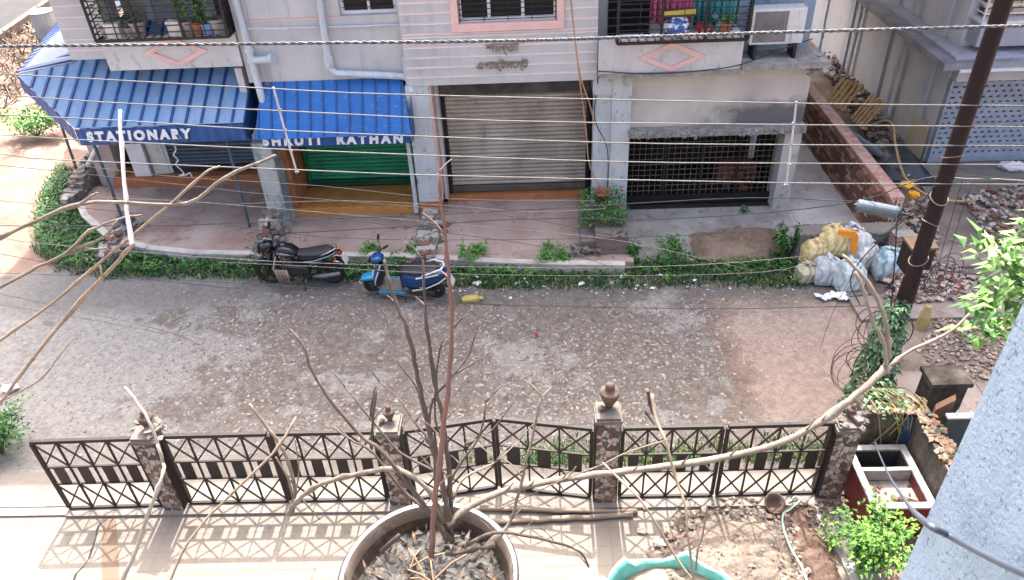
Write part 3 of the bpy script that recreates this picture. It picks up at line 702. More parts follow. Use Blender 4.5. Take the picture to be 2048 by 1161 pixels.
def gate_leaf(x0, x1, cells, y0, y1, label, hinge=0):
    """one leaf: frame, crossed lattice, dark plates; runs from (x0,y0) to (x1,y1)"""
    t = thing('gate_leaf', label, 'gate', ((x0+x1)/2, (y0+y1)/2, 0), 'black iron gate leaves')
    P = lambda u, z: Vector((x0+(x1-x0)*u, y0+(y1-y0)*u, z))
    m = MB(); up = (0,0,1)
    m.bar(P(0,ZT), P(1,ZT), .05, .055); m.bar(P(0,ZL), P(1,ZL), .04, .045)
    m.bar(P(0,ZL+.023), P(0,ZT-.028), .045); m.bar(P(1,ZL+.023), P(1,ZT-.028), .045)
    m.build('frame', M['iron'], t)
    m = MB()
    m.bar(P(.02,ZA), P(.98,ZA), .026); m.bar(P(.02,ZB), P(.98,ZB), .026)
    for k in range(cells):
        a, b = k/cells, (k+1)/cells
        if k: m.bar(P(a,ZL+.02), P(a,ZT-.03), .024)
        for (lo_, hi_) in ((ZL+.02,ZB-.013),(ZA+.013,ZT-.03)):
            m.bar(P(a,hi_), P(b,lo_), .02); m.bar(P(a,lo_)+Vector((0,-.012,0)), P(b,hi_)+Vector((0,-.012,0)), .02)
    m.build('lattice', M['iron'], t)
    for k in range(cells):
        m = MB(); c = (k+.5)/cells; hw = .22/cells; m.bar(P(c-hw,(ZA+ZB)/2), P(c+hw,(ZA+ZB)/2), .012, ZA-ZB-.03)
        m.build('plate', M['plate'], t)
    return t
gate_leaf(-6.98, -5.6, 4, 7.03, 7.06, 'black iron gate leaf with a free outer end at the far left of the fence')
gate_leaf(-5.2, -3.74, 4, 7.09, 7.1, 'black iron gate leaf fixed to the right side of the leftmost broken capped stone post')
gate_leaf(-3.69, -2.28, 4, 7.1, 7.1, 'black iron gate leaf meeting the left side of the stone post behind the metal tub')
gate_leaf(-1.86, -.68, 3, 7.1, 7.3, 'left leaf of the middle double gate, bent outward, right behind the bare shrub')
gate_leaf(-.63, .66, 3, 7.3, 7.08, 'right leaf of the middle double gate, reaching the stone post topped by a clay finial')
gate_leaf(1.08, 2.4, 4, 7.08, 7.08, 'black iron gate leaf just right of the stone post topped by a whole clay finial')
gate_leaf(2.47, 3.86, 4, 7.08, 7.1, 'black iron gate leaf beside the soil heap, ending at the rightmost stone post')
def post(x, y, w, z, label, finial, tilt=0, broken=False):
    t = thing('gate_post', label, 'gate post', (x, y, 0), 'stone clad gate posts')
    m = MB(); m.bx(x-w/2, x+w/2, y-.13, y+.15, 0, z-.1); m.build('shaft', M['stone'], t)
    m = MB(); m.bx(x-w/2-.02, x-w/2, y-.11, y+.13, .02, z-.2); m.bx(x+w/2, x+w/2+.02, y-.11, y+.13, .02, z-.2); m.build('hinge_plate', M['iron'], t)
    m = MB(); m.bx(x-w/2-.03, x+w/2+.03, y-.16, y+.2, z-.098, z-.04); m.bx(x-w/2-.01, x+w/2+.01, y-.14, y+.18, z-.038, z)
    if broken:
        for k in range(24): m.rock((x+R_.uniform(-.16,.24), y+R_.uniform(-.15,.22), z+R_.uniform(-.12,.04)), .07,.05,.045)
        m.rbx(x+.06, y+.06, z+.06, .1, .34, .05, .35, 0, .1)
    m.build('cap', M['cap'], t, bevel=.006)
    if finial:
        s = finial; f = MB(); f.lathe([(.035*s,0),(.05*s,.02*s),(.06*s,.05*s),(.11*s,.17*s),(.13*s,.24*s),(.135*s,.27*s),(.12*s,.29*s),(.07*s,.31*s),(.05*s,.34*s),(.065*s,.37*s),(.05*s,.41*s),(.02*s,.43*s),(0,.435*s)], (x+.02, y+.08, z), 14, Matrix.Rotation(tilt,3,'Y'))
        f.build('finial', M['pot_clay'], t, smooth=True)
        if not broken:
            f = MB(); f.rock((x-.08, y+.03, z+.03), .06,.06,.05); f.build('broken_shard', M['pot_clay'], t)
    return t
post(-5.4, 7.1, .27, 1.56, 'leftmost stone clad gate post with a crumbled cap and half broken clay pot', .75, .1, True)
post(-2.07, 7.13, .28, 1.58, 'stone clad gate post with a small pale finial, behind the bare shrub stems', .62)
post(.87, 7.12, .3, 1.76, 'tallest stone clad gate post with pale capping and a whole brown clay finial', 1)
p4 = post(4.04, 7.12, .3, 1.5, 'rightmost stone clad gate post beside the red walled water tank', .5, .2, True)
m = MB(); m.bx(-16,-7.0,6.93,7.07,0,.03); m.bx(-7.0,4.2,6.9,7.12,0,.045); struct(m.build('gate_kerb', M['conc_pale'], origin=(0,0,0)))
# ------------------------------------------------------------------ things lying in the courtyard
M['bamboo'] = pm('dry_bamboo', (128,113,98), (106,92,80), 3, .7, 0, .2, 20, (100,76,60), (.3,3,3))
for (a, b, lab) in (((960,1018),(1275,1025),'long dry bamboo pole lying nearest to the gates'), ((985,1046),(1266,1031),'dry bamboo pole with a cut end lying on the tub side of the other pole')):
    p, q = G(*a,.04), G(*b,.04); m = MB(); n = 12; pts = []; rr = []
    for i in range(n+1):
        t = i/n; pts.append(p.lerp(q,t)+Vector((0,R_.uniform(-.012,.012),.01+R_.uniform(0,.01)))); rr.append(.037 if i%3 else .042)
    m.tube(pts, rr, 8); tag(m.build('bamboo_pole', M['bamboo'], smooth=True), lab, 'pole', 'bamboo poles')
# heap of soil and stones
hp = [G(*p) for p in ((1385,1012),(1440,1008),(1500,1012),(1560,1030),(1590,1080),(1612,1161),(1618,1230),(1290,1230),(1300,1130),(1330,1075),(1352,1035))]
hpoly = [(p.x,p.y) for p in hp]; m = MB(); st = .045
xs = [p[0] for p in hpoly]; ys = [p[1] for p in hpoly]; nx = int((max(xs)-min(xs))/st)+2; ny = int((max(ys)-min(ys))/st)+2
m = heap(hpoly, 0, .16, .5, .035, 5, .05)
M['heap'] = dirt_material('heap_soil', (90,80,72), (112,102,92), (130,120,110))
tag(m.build('soil_heap', M['heap'], origin=(0,0,0)), 'heap of grey brown soil and stones spread over the courtyard tiles', 'soil', kind='stuff')
m = MB()
for k in range(900):
    x, y = R_.uniform(min(xs)-.1,max(xs)+.05), R_.uniform(min(ys),max(ys)+.1); d = edge_d(x,y,hpoly)
    if d < -.1: continue
    s = R_.choice((.012,.016,.02,.028,.05 if R_.random()<.12 else .02)); m.cur = R_.choice((0,0,1,2)); m.rock((x,y,.05+.1*max(0,min(1,d/.5))), s*1.3,s,s*.8)
tag(m.build('heap_stones', [pm('heap_'+n, c, None, 8, .9, 0, 0) for n,c in (('pale',(132,124,115)),('brown',(100,89,80)),('red',(108,86,78)))], origin=(0,0,0)), 'loose stones and clods lying over the soil heap', 'stones', kind='stuff')
# dark decayed planting strip and pale kerb by the tank
m = MB(); sp = [G(*p,.0) for p in ((1552,1000),(1598,1003),(1648,1085),(1700,1185),(1618,1185),(1580,1060))]
hp2 = [(p.x,p.y) for p in sp]; m = heap(hp2, .0, .1, .12, .02, 9, .03); tag(m.build('planting_strip', dirt_material('dark_soil', (78,62,54), (104,86,76), (124,104,92)), origin=(0,0,0)), 'strip of dark decayed earth along the courtyard edge', 'earth', kind='stuff')
m = MB(); m.prism([tuple(G(*p,.0)) for p in ((1612,1003),(1668,990),(1770,1161),(1790,1230),(1730,1230),(1662,1085))], (0,0,.05)); struct(m.build('drain_slab', M['concrete'], origin=(0,0,0)))
m = MB(); hs = smooth_path([G(1578,1006,.05),G(1590,994,.1),G(1600,1000,.12),G(1582,1018,.1),G(1566,1030,.09),G(1568,1060,.1),G(1583,1100,.12),G(1604,1135,.12),G(1622,1190,.12)],5)
m.tube(hs, .014, 7); tag(m.build('garden_hose', pm('pale_green_hose', (150,182,166), (130,160,148), 5, .5, 0, .05), smooth=True), 'pale green hose snaking along the dark earth strip', 'hose')
m = MB(); c = G(1545,1010,.05); m.lathe([(.0,0),(.1,.01),(.14,.1),(.15,.13),(.13,.13),(.09,.04),(0,.03)], c, 14, Matrix.Rotation(.5,3,'X')); tag(m.build('broken_pot', M['pot_clay'], smooth=True), 'tipped broken clay pot at the top of the earth strip', 'pot')
for (p, s, lab) in (((1320,1085),.085,'largest pale stone at the left foot of the soil heap'),((1285,1062),.07,'pinkish stone lump between the bamboo poles and the soil heap'),((1292,1012),.06,'grey stone beside the bamboo pole ends'),((1600,1060),.06,'pale broken tile piece on the dark earth strip')):
    m = MB(); q = G(*p,.03); m.rock(q, s*1.2, s, s*.7); tag(m.build('stone', pm('pale_stone', (186,170,156), (150,134,122), 5, .9, 0, .4)), lab, 'stone')
m = MB()
for k in range(380):
    q = G(R_.gauss(1655,18), R_.gauss(1005,26), .04); m.cur = R_.choice((0,1)); m.leaf(q, (R_.uniform(-1,1),R_.uniform(-1,1),R_.uniform(-.1,.5)), R_.uniform(.05,.12), R_.uniform(.02,.05))
tag(m.build('fallen_leaves', [pm('dry_leaf', (96,78,64), (74,58,48), 6, .9, 0, 0), pm('dry_leaf_pale', (126,110,92), None, 6, .9, 0, 0)], origin=(0,0,0)), 'dry brown leaf litter under the rightmost gate post', 'leaves', kind='stuff')

m = MB(); pk = [G(*p,.003) for p in ((224,1026),(212,1040),(198,1050),(194,1062),(191,1078),(184,1098),(178,1118),(168,1132),(152,1148),(146,1166),(138,1185))]
for i_, (a, b) in enumerate(zip(pk, pk[1:])):
    d = (b-a).normalized(); n = Vector((-d.y,d.x,0))*(.006+.005*(i_%3)); m.quad(a-n, a+n, b+n, b-n)
struct(m.build('courtyard_crack', M['dark'], origin=(0,0,0)))
m = MB(); q = [G(*p,.002) for p in ((206,1036),(232,1034),(236,1090),(240,1185),(205,1185),(203,1110))]; m.poly(q); struct(m.build('courtyard_stain', pm('brown_tile_stain', (100,82,66), (92,76,62), 3, .8, 0, .1), origin=(0,0,0)))
# ------------------------------------------------------------------ red walled water tank
tk = thing('water_tank', 'low red walled masonry water tank with white rim and dirty white floor', 'tank', (4.75, 6.9, 0))
M['red'] = pm('red_paint', (112,36,35), (92,32,32), 2.5, .7, 0, .15, 24, (90,40,36))
x0, x1, y0, y1, zt = 4.3, 5.12, 6.38, 7.45, .6; th = .07
m = MB(); m.bx(x0,x0+th,y0,y1,0,zt); m.bx(x1-th,x1,y0,y1,0,zt); m.bx(x0+th+.001,x1-th-.001,y0+.002,y0+th,0,zt-.002); m.bx(x0+th+.001,x1-th-.001,y1-th,y1-.002,0,zt-.002); m.build('outer_wall', M['red'], tk)
m = MB(); k = .012
for (a,b,c,d) in ((x0-k,x0+th+k,y0-k,y1+k),(x1-th-k,x1+k,y0-k,y1+k),(x0+th+k,x1-th-k,y0-k,y0+th+k),(x0+th+k,x1-th-k,y1-th-k,y1+k)): m.bx(a,b,c,d,zt+.002,zt+.035)
m.bx(x0+th,x1-th,7.0,7.06,.43,zt+.03); m.build('rim', pm('white_rim', (158,156,152), (120,118,114), 4, .8, 0, .4, 24, (76,72,66)), tk)
m = MB(); m.bx(x0+th,x1-th,y0+th,7.0,.3,.42); m.build('basin_floor', pm('dirty_white_floor', (138,132,124), (104,94,84), 4, .8, 0, .3, 24, (72,56,45)), tk)
m = MB(); a_, b_2 = x0+th, x1-th; m.bx(a_,b_2,7.06,y1-th,.02,.1); m.bx(a_,a_+.012,7.06,y1-th,.1,zt-.01); m.bx(b_2-.012,b_2,7.06,y1-th,.1,zt-.01); m.bx(a_+.013,b_2-.013,7.06,7.072,.1,zt-.01); m.bx(a_+.013,b_2-.013,y1-th-.012,y1-th,.1,zt-.01); m.build('deep_floor', M['black_ground'], tk)
m = MB(); q = Vector((4.75,6.65,.45))
for k in range(16): m.leaf(q+Vector((R_.uniform(-.25,.25),R_.uniform(-.15,.25),-.02)), (R_.uniform(-1,1),R_.uniform(-1,1),.1), R_.uniform(.05,.12), .035)
for k in range(9): m.tube([q+Vector((R_.uniform(-.05,.05),R_.uniform(-.1,.1),0)), q+Vector((R_.uniform(-.1,.15),R_.uniform(-.05,.05),.03)), q+Vector((.1+R_.uniform(0,.2),-.05+R_.uniform(-.05,.05),.02))], .007, 5)
tag(m.build('dead_twigs', pm('dead_twig', (96,72,60), None, 5, .9, 0, 0)), 'few dead twigs lying in the white tank basin', 'twigs')
m = MB(); m.prism([F(1782,932,7.46),F(1812,932,7.46),F(1846,834,7.55),F(1812,834,7.55)], (0,.02,.0)); tag(m.build('blue_sheet', pm('dark_blue_sheet', (38,62,98), (28,46,76), 2, .5, 0, .2)), 'dark blue sheet leaning in the tank corner against the mossy wall', 'sheet')
# mossy boundary wall behind the tank and towards the house, overgrown top
def mossy():
    t = NT('mossy_wall'); c = t.ramp(t.noise(2.5, 6, .7, t.map((1,1,.5))), [(.32, (46,41,34)), (.5, (88,80,71)), (.66, (128,120,110))])
    c = t.mix(t.ramp(t.noise(4, 5, .7), [(.5, 0.0), (.65, .8)]), c, (52,56,40)); t.base(c).rough(.95); t.bump(t.noise(18, 6, .7), .8, .03); return t.mat
M['mossy'] = mossy()
bw = thing('boundary_wall', 'mossy stained boundary wall with crumbling orange top bending round the water tank', 'wall', (5.2, 7.2, 0))
m = MB(); m.bx(4.5,5.42,7.6,7.85,-.05,1.12); m.bx(5.2,5.42,3.0,7.597,-.05,1.12); m.build('wall', M['mossy'], bw)
m = MB()
for k in range(330):
    if k < 130: q = (R_.uniform(4.6,5.42), R_.uniform(7.58,7.86), 1.14)
    else: q = (R_.uniform(5.18,5.44), R_.uniform(5.6,7.7), 1.14)
    m.cur = R_.choice((0,0,1,2)); m.rock(q, R_.uniform(.02,.06), R_.uniform(.02,.06), R_.uniform(.015,.04))
m.build('crumbling_top', [pm('orange_rubble', (116,86,64), (138,116,96), 8, .95, 0, .6, 20, (84,60,44), lo=.4, hi=.6), pm('mossy_rubble', (66,66,46), (90,82,64), 8, .95, 0, .6, 20), pm('grey_rubble', (128,118,108), (100,92,84), 8, .95, 0, .6, 20)], bw)
# broken pillar, sheet gate and paved ground of the plot to the right
m = MB(); m.bx(5.78,6.3,8.28,8.62,-.02,.95); m.bx(5.74,6.34,8.24,8.66,.952,1.03)
gp = m.build('brick_pillar', M['mossy']); tag(gp, 'square stained pillar with a pale cap beside the teal sheet gate', 'pillar')
m = MB(); m.prism([(5.62,7.82,.02),(5.86,7.78,.02),(5.84,7.8,1.15),(5.66,7.86,.9)], (.05,.12,0)); tag(m.build('wooden_board', pm('weathered_board', (120,100,86), (150,104,78), 4, .9, 0, .4, 20, (80,66,58), (1,1,.3))), 'weathered broken board leaning by the stained pillar', 'board')
g = thing('sheet_gate', 'dark teal sheet metal gate with spiked top in the neighbouring plot', 'gate', (6.1,7.4,0))
m = MB(); m.bx(5.62,7.3,7.5,7.54,.05,1.1); m.build('sheet', pm('teal_paint', (30,60,72), (24,48,60), 2, .5, .1, .1), g)
m = MB(); m.bx(5.6,7.32,7.48,7.56,1.102,1.14)
for k in range(9): m.lathe([(.02,0),(.015,.05),(0,.12)], (5.72+k*.19,7.52,1.14), 5)
m.build('top_rail', M['white'], g)
# wall of the house the picture is taken from, at the right
m = MB(); m.bx(1.187,1.46,-1.5,1.5,0,10.6)
def speck():
    t = NT('pale_blue_wall'); c = t.ramp(t.noise(1.4, 5, .6), [(.35, (122,140,158)), (.65, (136,153,169))]); c = t.mix(t.ramp(t.noise(55, 3, .6), [(.6, 0.0), (.66, .8)]), c, (74,90,106)); c = t.mix(t.ramp(t.noise(7, 6, .7), [(.5, 0.0), (.75, .5)]), c, (104,122,142)); c = t.mix(t.ramp(t.noise(6, 6, .75, t.map((1,1,.12))), [(.52, 0.0), (.75, .6)]), c, (92,104,116)); c = t.mix(t.ramp(t.noise(18, 5, .8), [(.66, 0.0), (.72, .8)]), c, (160,168,172)); t.base(c).rough(.9); t.bump(t.noise(60, 3, .6), .6, .01); return t.mat
tag(m.build('house_wall', speck()), 'pale blue rough plastered house wall close at the right edge', 'wall')
m = MB(); m.bx(-3.4,1.18,-1.5,1.72,6.02,6.16); m.bx(-6,6,-3,-1.502,0,10.5); tag(m.build('house_ledge', M['concrete']), 'concrete ledge of the near house carrying the metal tub', 'ledge')
# ------------------------------------------------------------------ alley: low wall, brick wall, rubble, right house
def bricks(name, c1, c2, mort, sc_=1, rot=(pi/2,0,pi/2)):
    t = NT(name); br = t.node('ShaderNodeTexBrick'); v = t.map((1,1,1), rot); t.l.new(v, br.inputs['Vector'])
    br.inputs['Color1'].default_value = rgb(c1); br.inputs['Color2'].default_value = rgb(c2); br.inputs['Mortar'].default_value = rgb(mort)
    br.inputs['Scale'].default_value = sc_; br.inputs['Brick Width'].default_value = .25; br.inputs['Row Height'].default_value = .085; br.inputs['Mortar Size'].default_value = .018; br.inputs['Bias'].default_value = -.1
    c = t.mix(t.ramp(t.noise(3, 6, .7), [(.5, 0.0), (.7, .6)]), br.outputs['Color'], (160,150,138)); c = t.mix(t.ramp(t.noise(9, 5, .7), [(.55, 0.0), (.7, .7)]), c, (88,70,62))
    t.base(c).rough(.92); t.bump(br.outputs['Fac'], -.6, .015); return t.mat
M['brick'] = bricks('brick_courses', (150,88,64), (98,62,50), (186,178,166))
m = MB()
nseg = 16; Y0b, Y1b = 13.35, 22
bwall = thing('brick_wall', 'long unplastered brick wall running back along the alley', 'wall', (7.2, 14, 0))
m.bx(7.05,7.32,Y0b,Y1b,-.05,1.17); m.build('core', M['brick'], bwall)
m = MB(); rb_ = random.Random(4)
for r in range(13):
    y = Y0b-.04+(.125 if r%2 else 0)
    while y < Y1b:
        m.cur = rb_.choice((0,0,0,1,1,2,2,3)); dx = rb_.uniform(-.012,.016); m.rbx(7.05+dx, y+.12, -.02+r*.09+.04, .1, .225+rb_.uniform(-.02,.01), .07, rb_.uniform(-.05,.05), rb_.uniform(-.04,.04)); y += .25
m.build('brickwork', [pm('brick_'+n, c, d, 7, .92, 0, .5, 30, e) for n,c,d,e in (('red',(132,88,70),(108,74,60),(84,60,50)),('brown',(116,88,72),(94,72,60),(72,58,50)),('pale',(164,120,98),(140,100,80),(176,164,150)),('limed',(176,166,152),(148,132,118),(120,84,68)))], bwall)
m = MB(); y = Y0b
while y < Y1b: m.rbx(7.19, y+.13, 1.2, .27, .24, .06, R_.uniform(-.06,.06)); y += .255
m.build('top_course', pm('pink_brick_top', (176,120,104), (190,170,158), 5, .9, 0, .4, 24, (140,84,66)), bwall)
lw = thing('low_wall', 'low black stained boundary wall with a pale top behind the sacks', 'wall', (6.3, 13, 0))
m = MB(); m.bx(5.22,7.35,12.86,13.2,-.05,.7)
t = NT('black_stained'); c = t.ramp(t.noise(2.2, 6, .7, t.map((1,1,1.6))), [(.36, (58,60,64)), (.55, (100,100,100)), (.72, (160,156,150))]); t.base(c).rough(.95); t.bump(t.noise(16,6,.7), .7, .03)
m.build('wall', t.mat, lw)
m = MB(); m.bx(5.2,7.36,12.84,13.22,.702,.75)
for k in range(40): m.rock((R_.uniform(5.2,7.3),R_.choice((12.85,13.2))+R_.uniform(-.02,.02),.73), .06,.03,.03)
m.build('top', M['conc_pale'], lw)
m = MB(); m.bx(6.95,7.36,12.6,12.84,-.05,.8); tag(m.build('brick_pier', bricks('pier_bricks', (140,76,58), (112,66,54), (150,144,138), 1, (pi/2,0,0))), 'short red brick pier at the right end of the low wall', 'pier')
def rubble(name, polypx, n, smin, smax, label, mats, z=.0, zr=.15, kind='stuff'):
    P = [G(*p) for p in polypx]; pol = [(p.x,p.y) for p in P]; xs=[p[0] for p in pol]; ys=[p[1] for p in pol]; m = MB(); k = 0; tries = 0
    while k < n and tries < n*8:
        tries += 1; x, y = R_.uniform(min(xs),max(xs)), R_.uniform(min(ys),max(ys))
        if not in_poly(x,y,pol): continue
        s = R_.uniform(smin,smax); m.cur = R_.randrange(len(mats)); zz = z+R_.random()*zr
        if R_.random() < .4: m.rbx(x,y,zz+s*.4, s*2, s*1.1, s*.8, R_.random()*3, R_.uniform(-.5,.5), R_.uniform(-.5,.5))
        else: m.rock((x,y,zz), s*1.2, s, s*.7)
        k += 1
    o = m.build(name, mats, origin=(0,0,0)); tag(o, label, 'rubble', kind=kind); return o
RB = [pm('rubble_'+n, c, d, 6, .92, 0, .3) for n,c,d in (('white',(184,176,166),(158,149,139)),('red',(132,86,70),(110,74,62)),('grey',(140,132,126),(112,106,100)),('pale',(176,158,146),(150,132,120)))]
RB.append(RB[2]); RB.append(RB[3])
rubble('brick_rubble', ((1752,470),(1850,395),(1875,520),(1840,610),(1765,610),(1770,560)), 800, .025, .08, 'heap of broken bricks and plaster behind the pole', RB, 0, .28)
rubble('brick_rubble', ((1860,520),(1960,560),(1975,600),(1840,610)), 420, .02, .065, 'spread of broken red and white brick bits right of the pole', RB, 0, .12)
rubble('brick_rubble', ((1905,395),(2060,370),(2060,520),(1985,520),(1945,430)), 340, .025, .08, 'stony rubble spread in front of the grey house', [RB[2],RB[3],RB[0],RB[2],RB[1]], 0, .1)
rubble('brick_rubble', ((1640,140),(1660,90),(1700,150),(1760,240),(1810,330),(1830,390),(1812,395),(1700,230)), 700, .03, .1, 'brown rubble filling the alley between brick wall and grey house', [RB[2],pm('rubble_dark',(96,76,66),(74,60,54),6,.95,0,.3),RB[3],pm('rubble_mid',(120,98,86),(100,80,70),6,.95,0,.3)], 0, .25)
rubble('lane_gravel', ((1870,640),(2000,610),(2060,610),(2060,760),(1900,760),(1830,700)), 900, .012, .04, 'small brown gravel on the lane right of the pole', [RB[2],RB[3],pm('gravel_brown',(124,104,94),(106,90,82),6,.95,0,.2)], 0, .02)
# --- grey house
hs_ = thing('grey_house', 'plain grey house with a perforated block screen, chajja slab and railed balcony', 'house', (11, 18, 0))
M['hwall'] = pm('pale_grey_plaster', (196,196,196), (182,183,185), .8, .85, 0, .15, 22, (164,166,168), (1,1,.3))
m = MB(); m.bx(9.62, 16, 17.25, 30, -.05, 5.6); m.bx(5.612,16,15.0,30,9.2,12.9); m.bx(9.62,16,17.3,30,5.61,9.19); m.build('wall', M['hwall'], hs_)  # box spanning the alley is added out of view to shade alley and road
m = MB()
for y in (17.9, 20.5, 23.2, 25.4): m.bx(9.56,9.618,y,y+.35,0,5.6)
m.build('pilaster', pm('pale_band', (186,190,196), (170,176,184), 1.5, .85, 0, .15), hs_)
m = MB()
for y in (19.6, 22.6): m.tube([(9.52,y,.1),(9.52,y,5.6)], .05, 8); m.tube([(9.52,y,1.4),(9.52,y,1.55)], .068, 8); m.tube([(9.52,y,3.4),(9.52,y,3.55)], .068, 8)
m.build('drain_pipe', M['pvc'], hs_)
t = NT('yellow_stain'); c = t.ramp(t.noise(3,5,.6,t.map((1,1,.5))), [(.4,(186,178,150)),(.55,(190,178,148)),(.7,(192,190,182))]); t.base(c).rough(.9); m = MB(); m.bx(9.54,9.555,17.3,18.2,.0,.9); m.build('stained_plinth', t.mat, hs_)
m = MB(); m.bx(9.66,16,16.98,17.24,2.12,2.62); m.build('beam', M['hwall'], hs_)
m = MB(); m.bx(8.95,16,16.35,24.5,2.64,2.8); m.build('chajja_slab', pm('slab_grey', (120,120,128), (150,150,156), 1.5, .85, 0, .3), hs_)
m = MB(); m.bx(9.25,16,16.52,24.4,2.803,2.86); m.build('slab_top', pm('slab_top_paint', (178,178,186), (158,158,168), 1.2, .85, 0, .2, 24, (120,118,126)), hs_)
m = MB(); m.bx(9.3,16,16.3,16.348,2.6,2.66); m.build('slab_lip', M['white'], hs_)
m = MB(); m.bx(9.72,16,16.75,24.4,3.0,3.5); m.build('balcony_wall', pm('balcony_face', (146,146,158), (160,160,170), 1, .85, 0, .2), hs_)
m = MB(); m.bx(9.66,16,16.69,24.4,3.502,3.56); m.build('balcony_coping', M['white'], hs_)
m = MB()
for k in range(6): m.tube([(9.72,24,3.7+k*.18),(9.72,16.78,3.7+k*.18),(16,16.78,3.7+k*.18)], .018, 5)
for x in (9.72,10.6,11.5,12.4): m.tube([(x,16.78,3.56),(x,16.78,4.7)], .022, 5)
for y in (18,19.5,21): m.tube([(9.72,y,3.56),(9.72,y,4.7)], .022, 5)
m.build('railing', M['white'], hs_)
t = NT('cream_block_screen'); br = t.node('ShaderNodeTexBrick'); t.l.new(t.map((1,1,1),(pi/2,0,0)), br.inputs['Vector']); br.inputs['Color1'].default_value = rgb((196,186,160)); br.inputs['Color2'].default_value = rgb((180,170,146)); br.inputs['Mortar'].default_value = rgb((84,74,62)); br.inputs['Brick Width'].default_value=.3; br.inputs['Row Height'].default_value=.15; br.inputs['Mortar Size'].default_value=.015; br.inputs['Scale'].default_value=1; t.base(br.outputs['Color']).rough(.8)
m = MB(); m.bx(9.8,11.2,17.0,17.2,3.57,5.5); m.build('block_screen', t.mat, hs_)
m = MB(); m.bx(11.25,12.3,17.0,17.1,3.57,5.5); m.build('door', pm('navy_door', (28,48,84), (22,38,66), 2, .5, 0, .1), hs_)
# perforated concrete screen of the ground floor: solid slats with real openings between them
m = MB(); xj0, xj1, zj0, zj1 = 9.68, 14.0, .18, 2.1
m.bx(9.64,9.7,17.08,17.25,.02,2.12); m.bx(9.7,14,17.08,17.25,.02,.18); rows = 15; dz = (zj1-zj0)/rows
for r in range(rows):
    z = zj0+r*dz; m.bx(9.701,14,17.1,17.2,z,z+dz*.62); x = 9.75+(.08 if r%2 else 0)
    while x < 14: m.bx(x,x+.1,17.105,17.195,z+dz*.62+.001,z+dz-.001); x += .17
m.build('perforated_screen', pm('screen_grey', (138,146,156), (158,164,172), 3, .85, 0, .2), hs_)
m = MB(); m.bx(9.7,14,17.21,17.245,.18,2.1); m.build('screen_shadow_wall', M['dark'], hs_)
m = MB(); m.bx(9.4,14,15.9,16.9,-.05,.1); m.bx(9.0,14,15.2,15.9,-.05,.04); struct(m.build('house_plinth_step', M['conc_pale'], origin=(0,0,0)))
# cream building at the end of the alley
cb = thing('cream_building', 'cream painted building closing the far end of the alley', 'building', (7, 33, 0))
m = MB(); m.bx(5.7,8.7,32,38,-.05,11); m.build('wall', pm('cream_paint', (196,190,170), (180,174,156), 1, .85, 0, .1), cb)
m = MB(); m.bx(8.75,9.6,31.9,32.2,-.05,11); m.build('door', pm('dark_gap', (40,44,56), None, 2, .8, 0, 0), cb)
m = MB(); m.tube([(7.6,31.9,0),(7.6,31.9,6)], .07, 8); m.build('drain_pipe', M['pvc'], cb)
# pallets, pipes, hose, tarpaulin in the alley
M['raw_wood'] = pm('raw_timber', (188,158,112), (162,132,92), 4, .8, 0, .3, 20, (120,90,54), (1,1,.3))
def pallet(c, rz, rx, ry, label):
    t = thing('wooden_pallet', label, 'pallet', (0,0,0), 'wooden pallets in the alley')
    for k in range(5): m = MB(); m.bx(-.5,.5,-.38+k*.19-.06,-.38+k*.19+.06,.06,.09); m.build('slat', M['raw_wood'], t)
    for x in (-.42,0,.42): m = MB(); m.bx(x-.05,x+.05,-.45,.45,-.04,.058); m.build('bearer', M['raw_wood'], t)
    t.location = c; t.rotation_euler = (rx, ry, rz); t.scale = (.82,.82,.82); return t
a = G(1700,180,.5); pallet((8.55,20.2,.55), .5, 0, -.85, 'raw timber pallet leaning at the left, further up the alley')
pallet((8.75,18.9,.6), .1, 0, -1.0, 'raw timber pallet leaning against the grey house side, nearer the street')
m = MB(); m.tube([(7.75,18.6,.5),(8.75,16.4,.2)], .1, 12); m.tube([(7.75,18.6,.5),(7.72,18.66,.51)], .125, 12); tag(m.build('plastic_pipe', pm('grey_pvc', (120,132,142), (104,116,126), 3, .5, 0, .1), smooth=False), 'thick grey plastic pipe lying on the alley rubble below the pallets', 'pipe')
m = MB(); m.tube([(7.0,21.8,1.32),(7.9,22.4,1.2),(8.1,22.8,1.1)], .12, 10); tag(m.build('plastic_pipe', pm('pale_pvc', (150,160,168), None, 3, .5, 0, .1)), 'pale grey plastic pipe lying across the far end of the brick wall', 'pipe')
m = MB(); hp_ = smooth_path([F(1740,252,17.4),F(1770,242,17.2),F(1786,252,16.8),F(1790,285,16.2),F(1800,330,15.3),F(1815,362,14.5),F(1850,388,14.0),F(1900,402,14.2),F(1950,402,14.6)],5); m.tube(hp_, .028, 7); tag(m.build('garden_hose', pm('yellow_hose', (168,144,98), (150,126,86), 5, .5, 0, 0), smooth=True), 'yellow hose curving from the alley past the brick wall end', 'hose')
m = MB(); c = G(1812,375,1.25); m.rock(c+Vector((0,0,.05)), .12,.16,.08); m.rock(c+Vector((.06,-.25,-.05)), .07,.14,.12); tag(m.build('yellow_cloth', pm('yellow_cloth', (214,160,34), (190,138,28), 5, .9, 0, .3)), 'bright yellow rag on the street end of the brick wall', 'rag')
m = heap([(8.0,16.2),(9.3,16.0),(9.4,17.4),(8.5,18.3)], .1, .35, .4, .08, 3, .12); tag(m.build('tarpaulin', pm('black_tarp', (40,44,50), (60,64,70), 2, .5, 0, .4, 8), smooth=True, origin=(0,0,0)), 'crumpled black tarpaulin under the pipe at the grey house corner', 'tarpaulin')
m = MB(); q = G(2020,338,.15); m.rock(q,.28,.18,.16); m.rock(q+Vector((.15,.02,.02)),.2,.15,.14); tag(m.build('plastic_sack', M['white']), 'white plastic bundle on the step of the grey house', 'bundle')
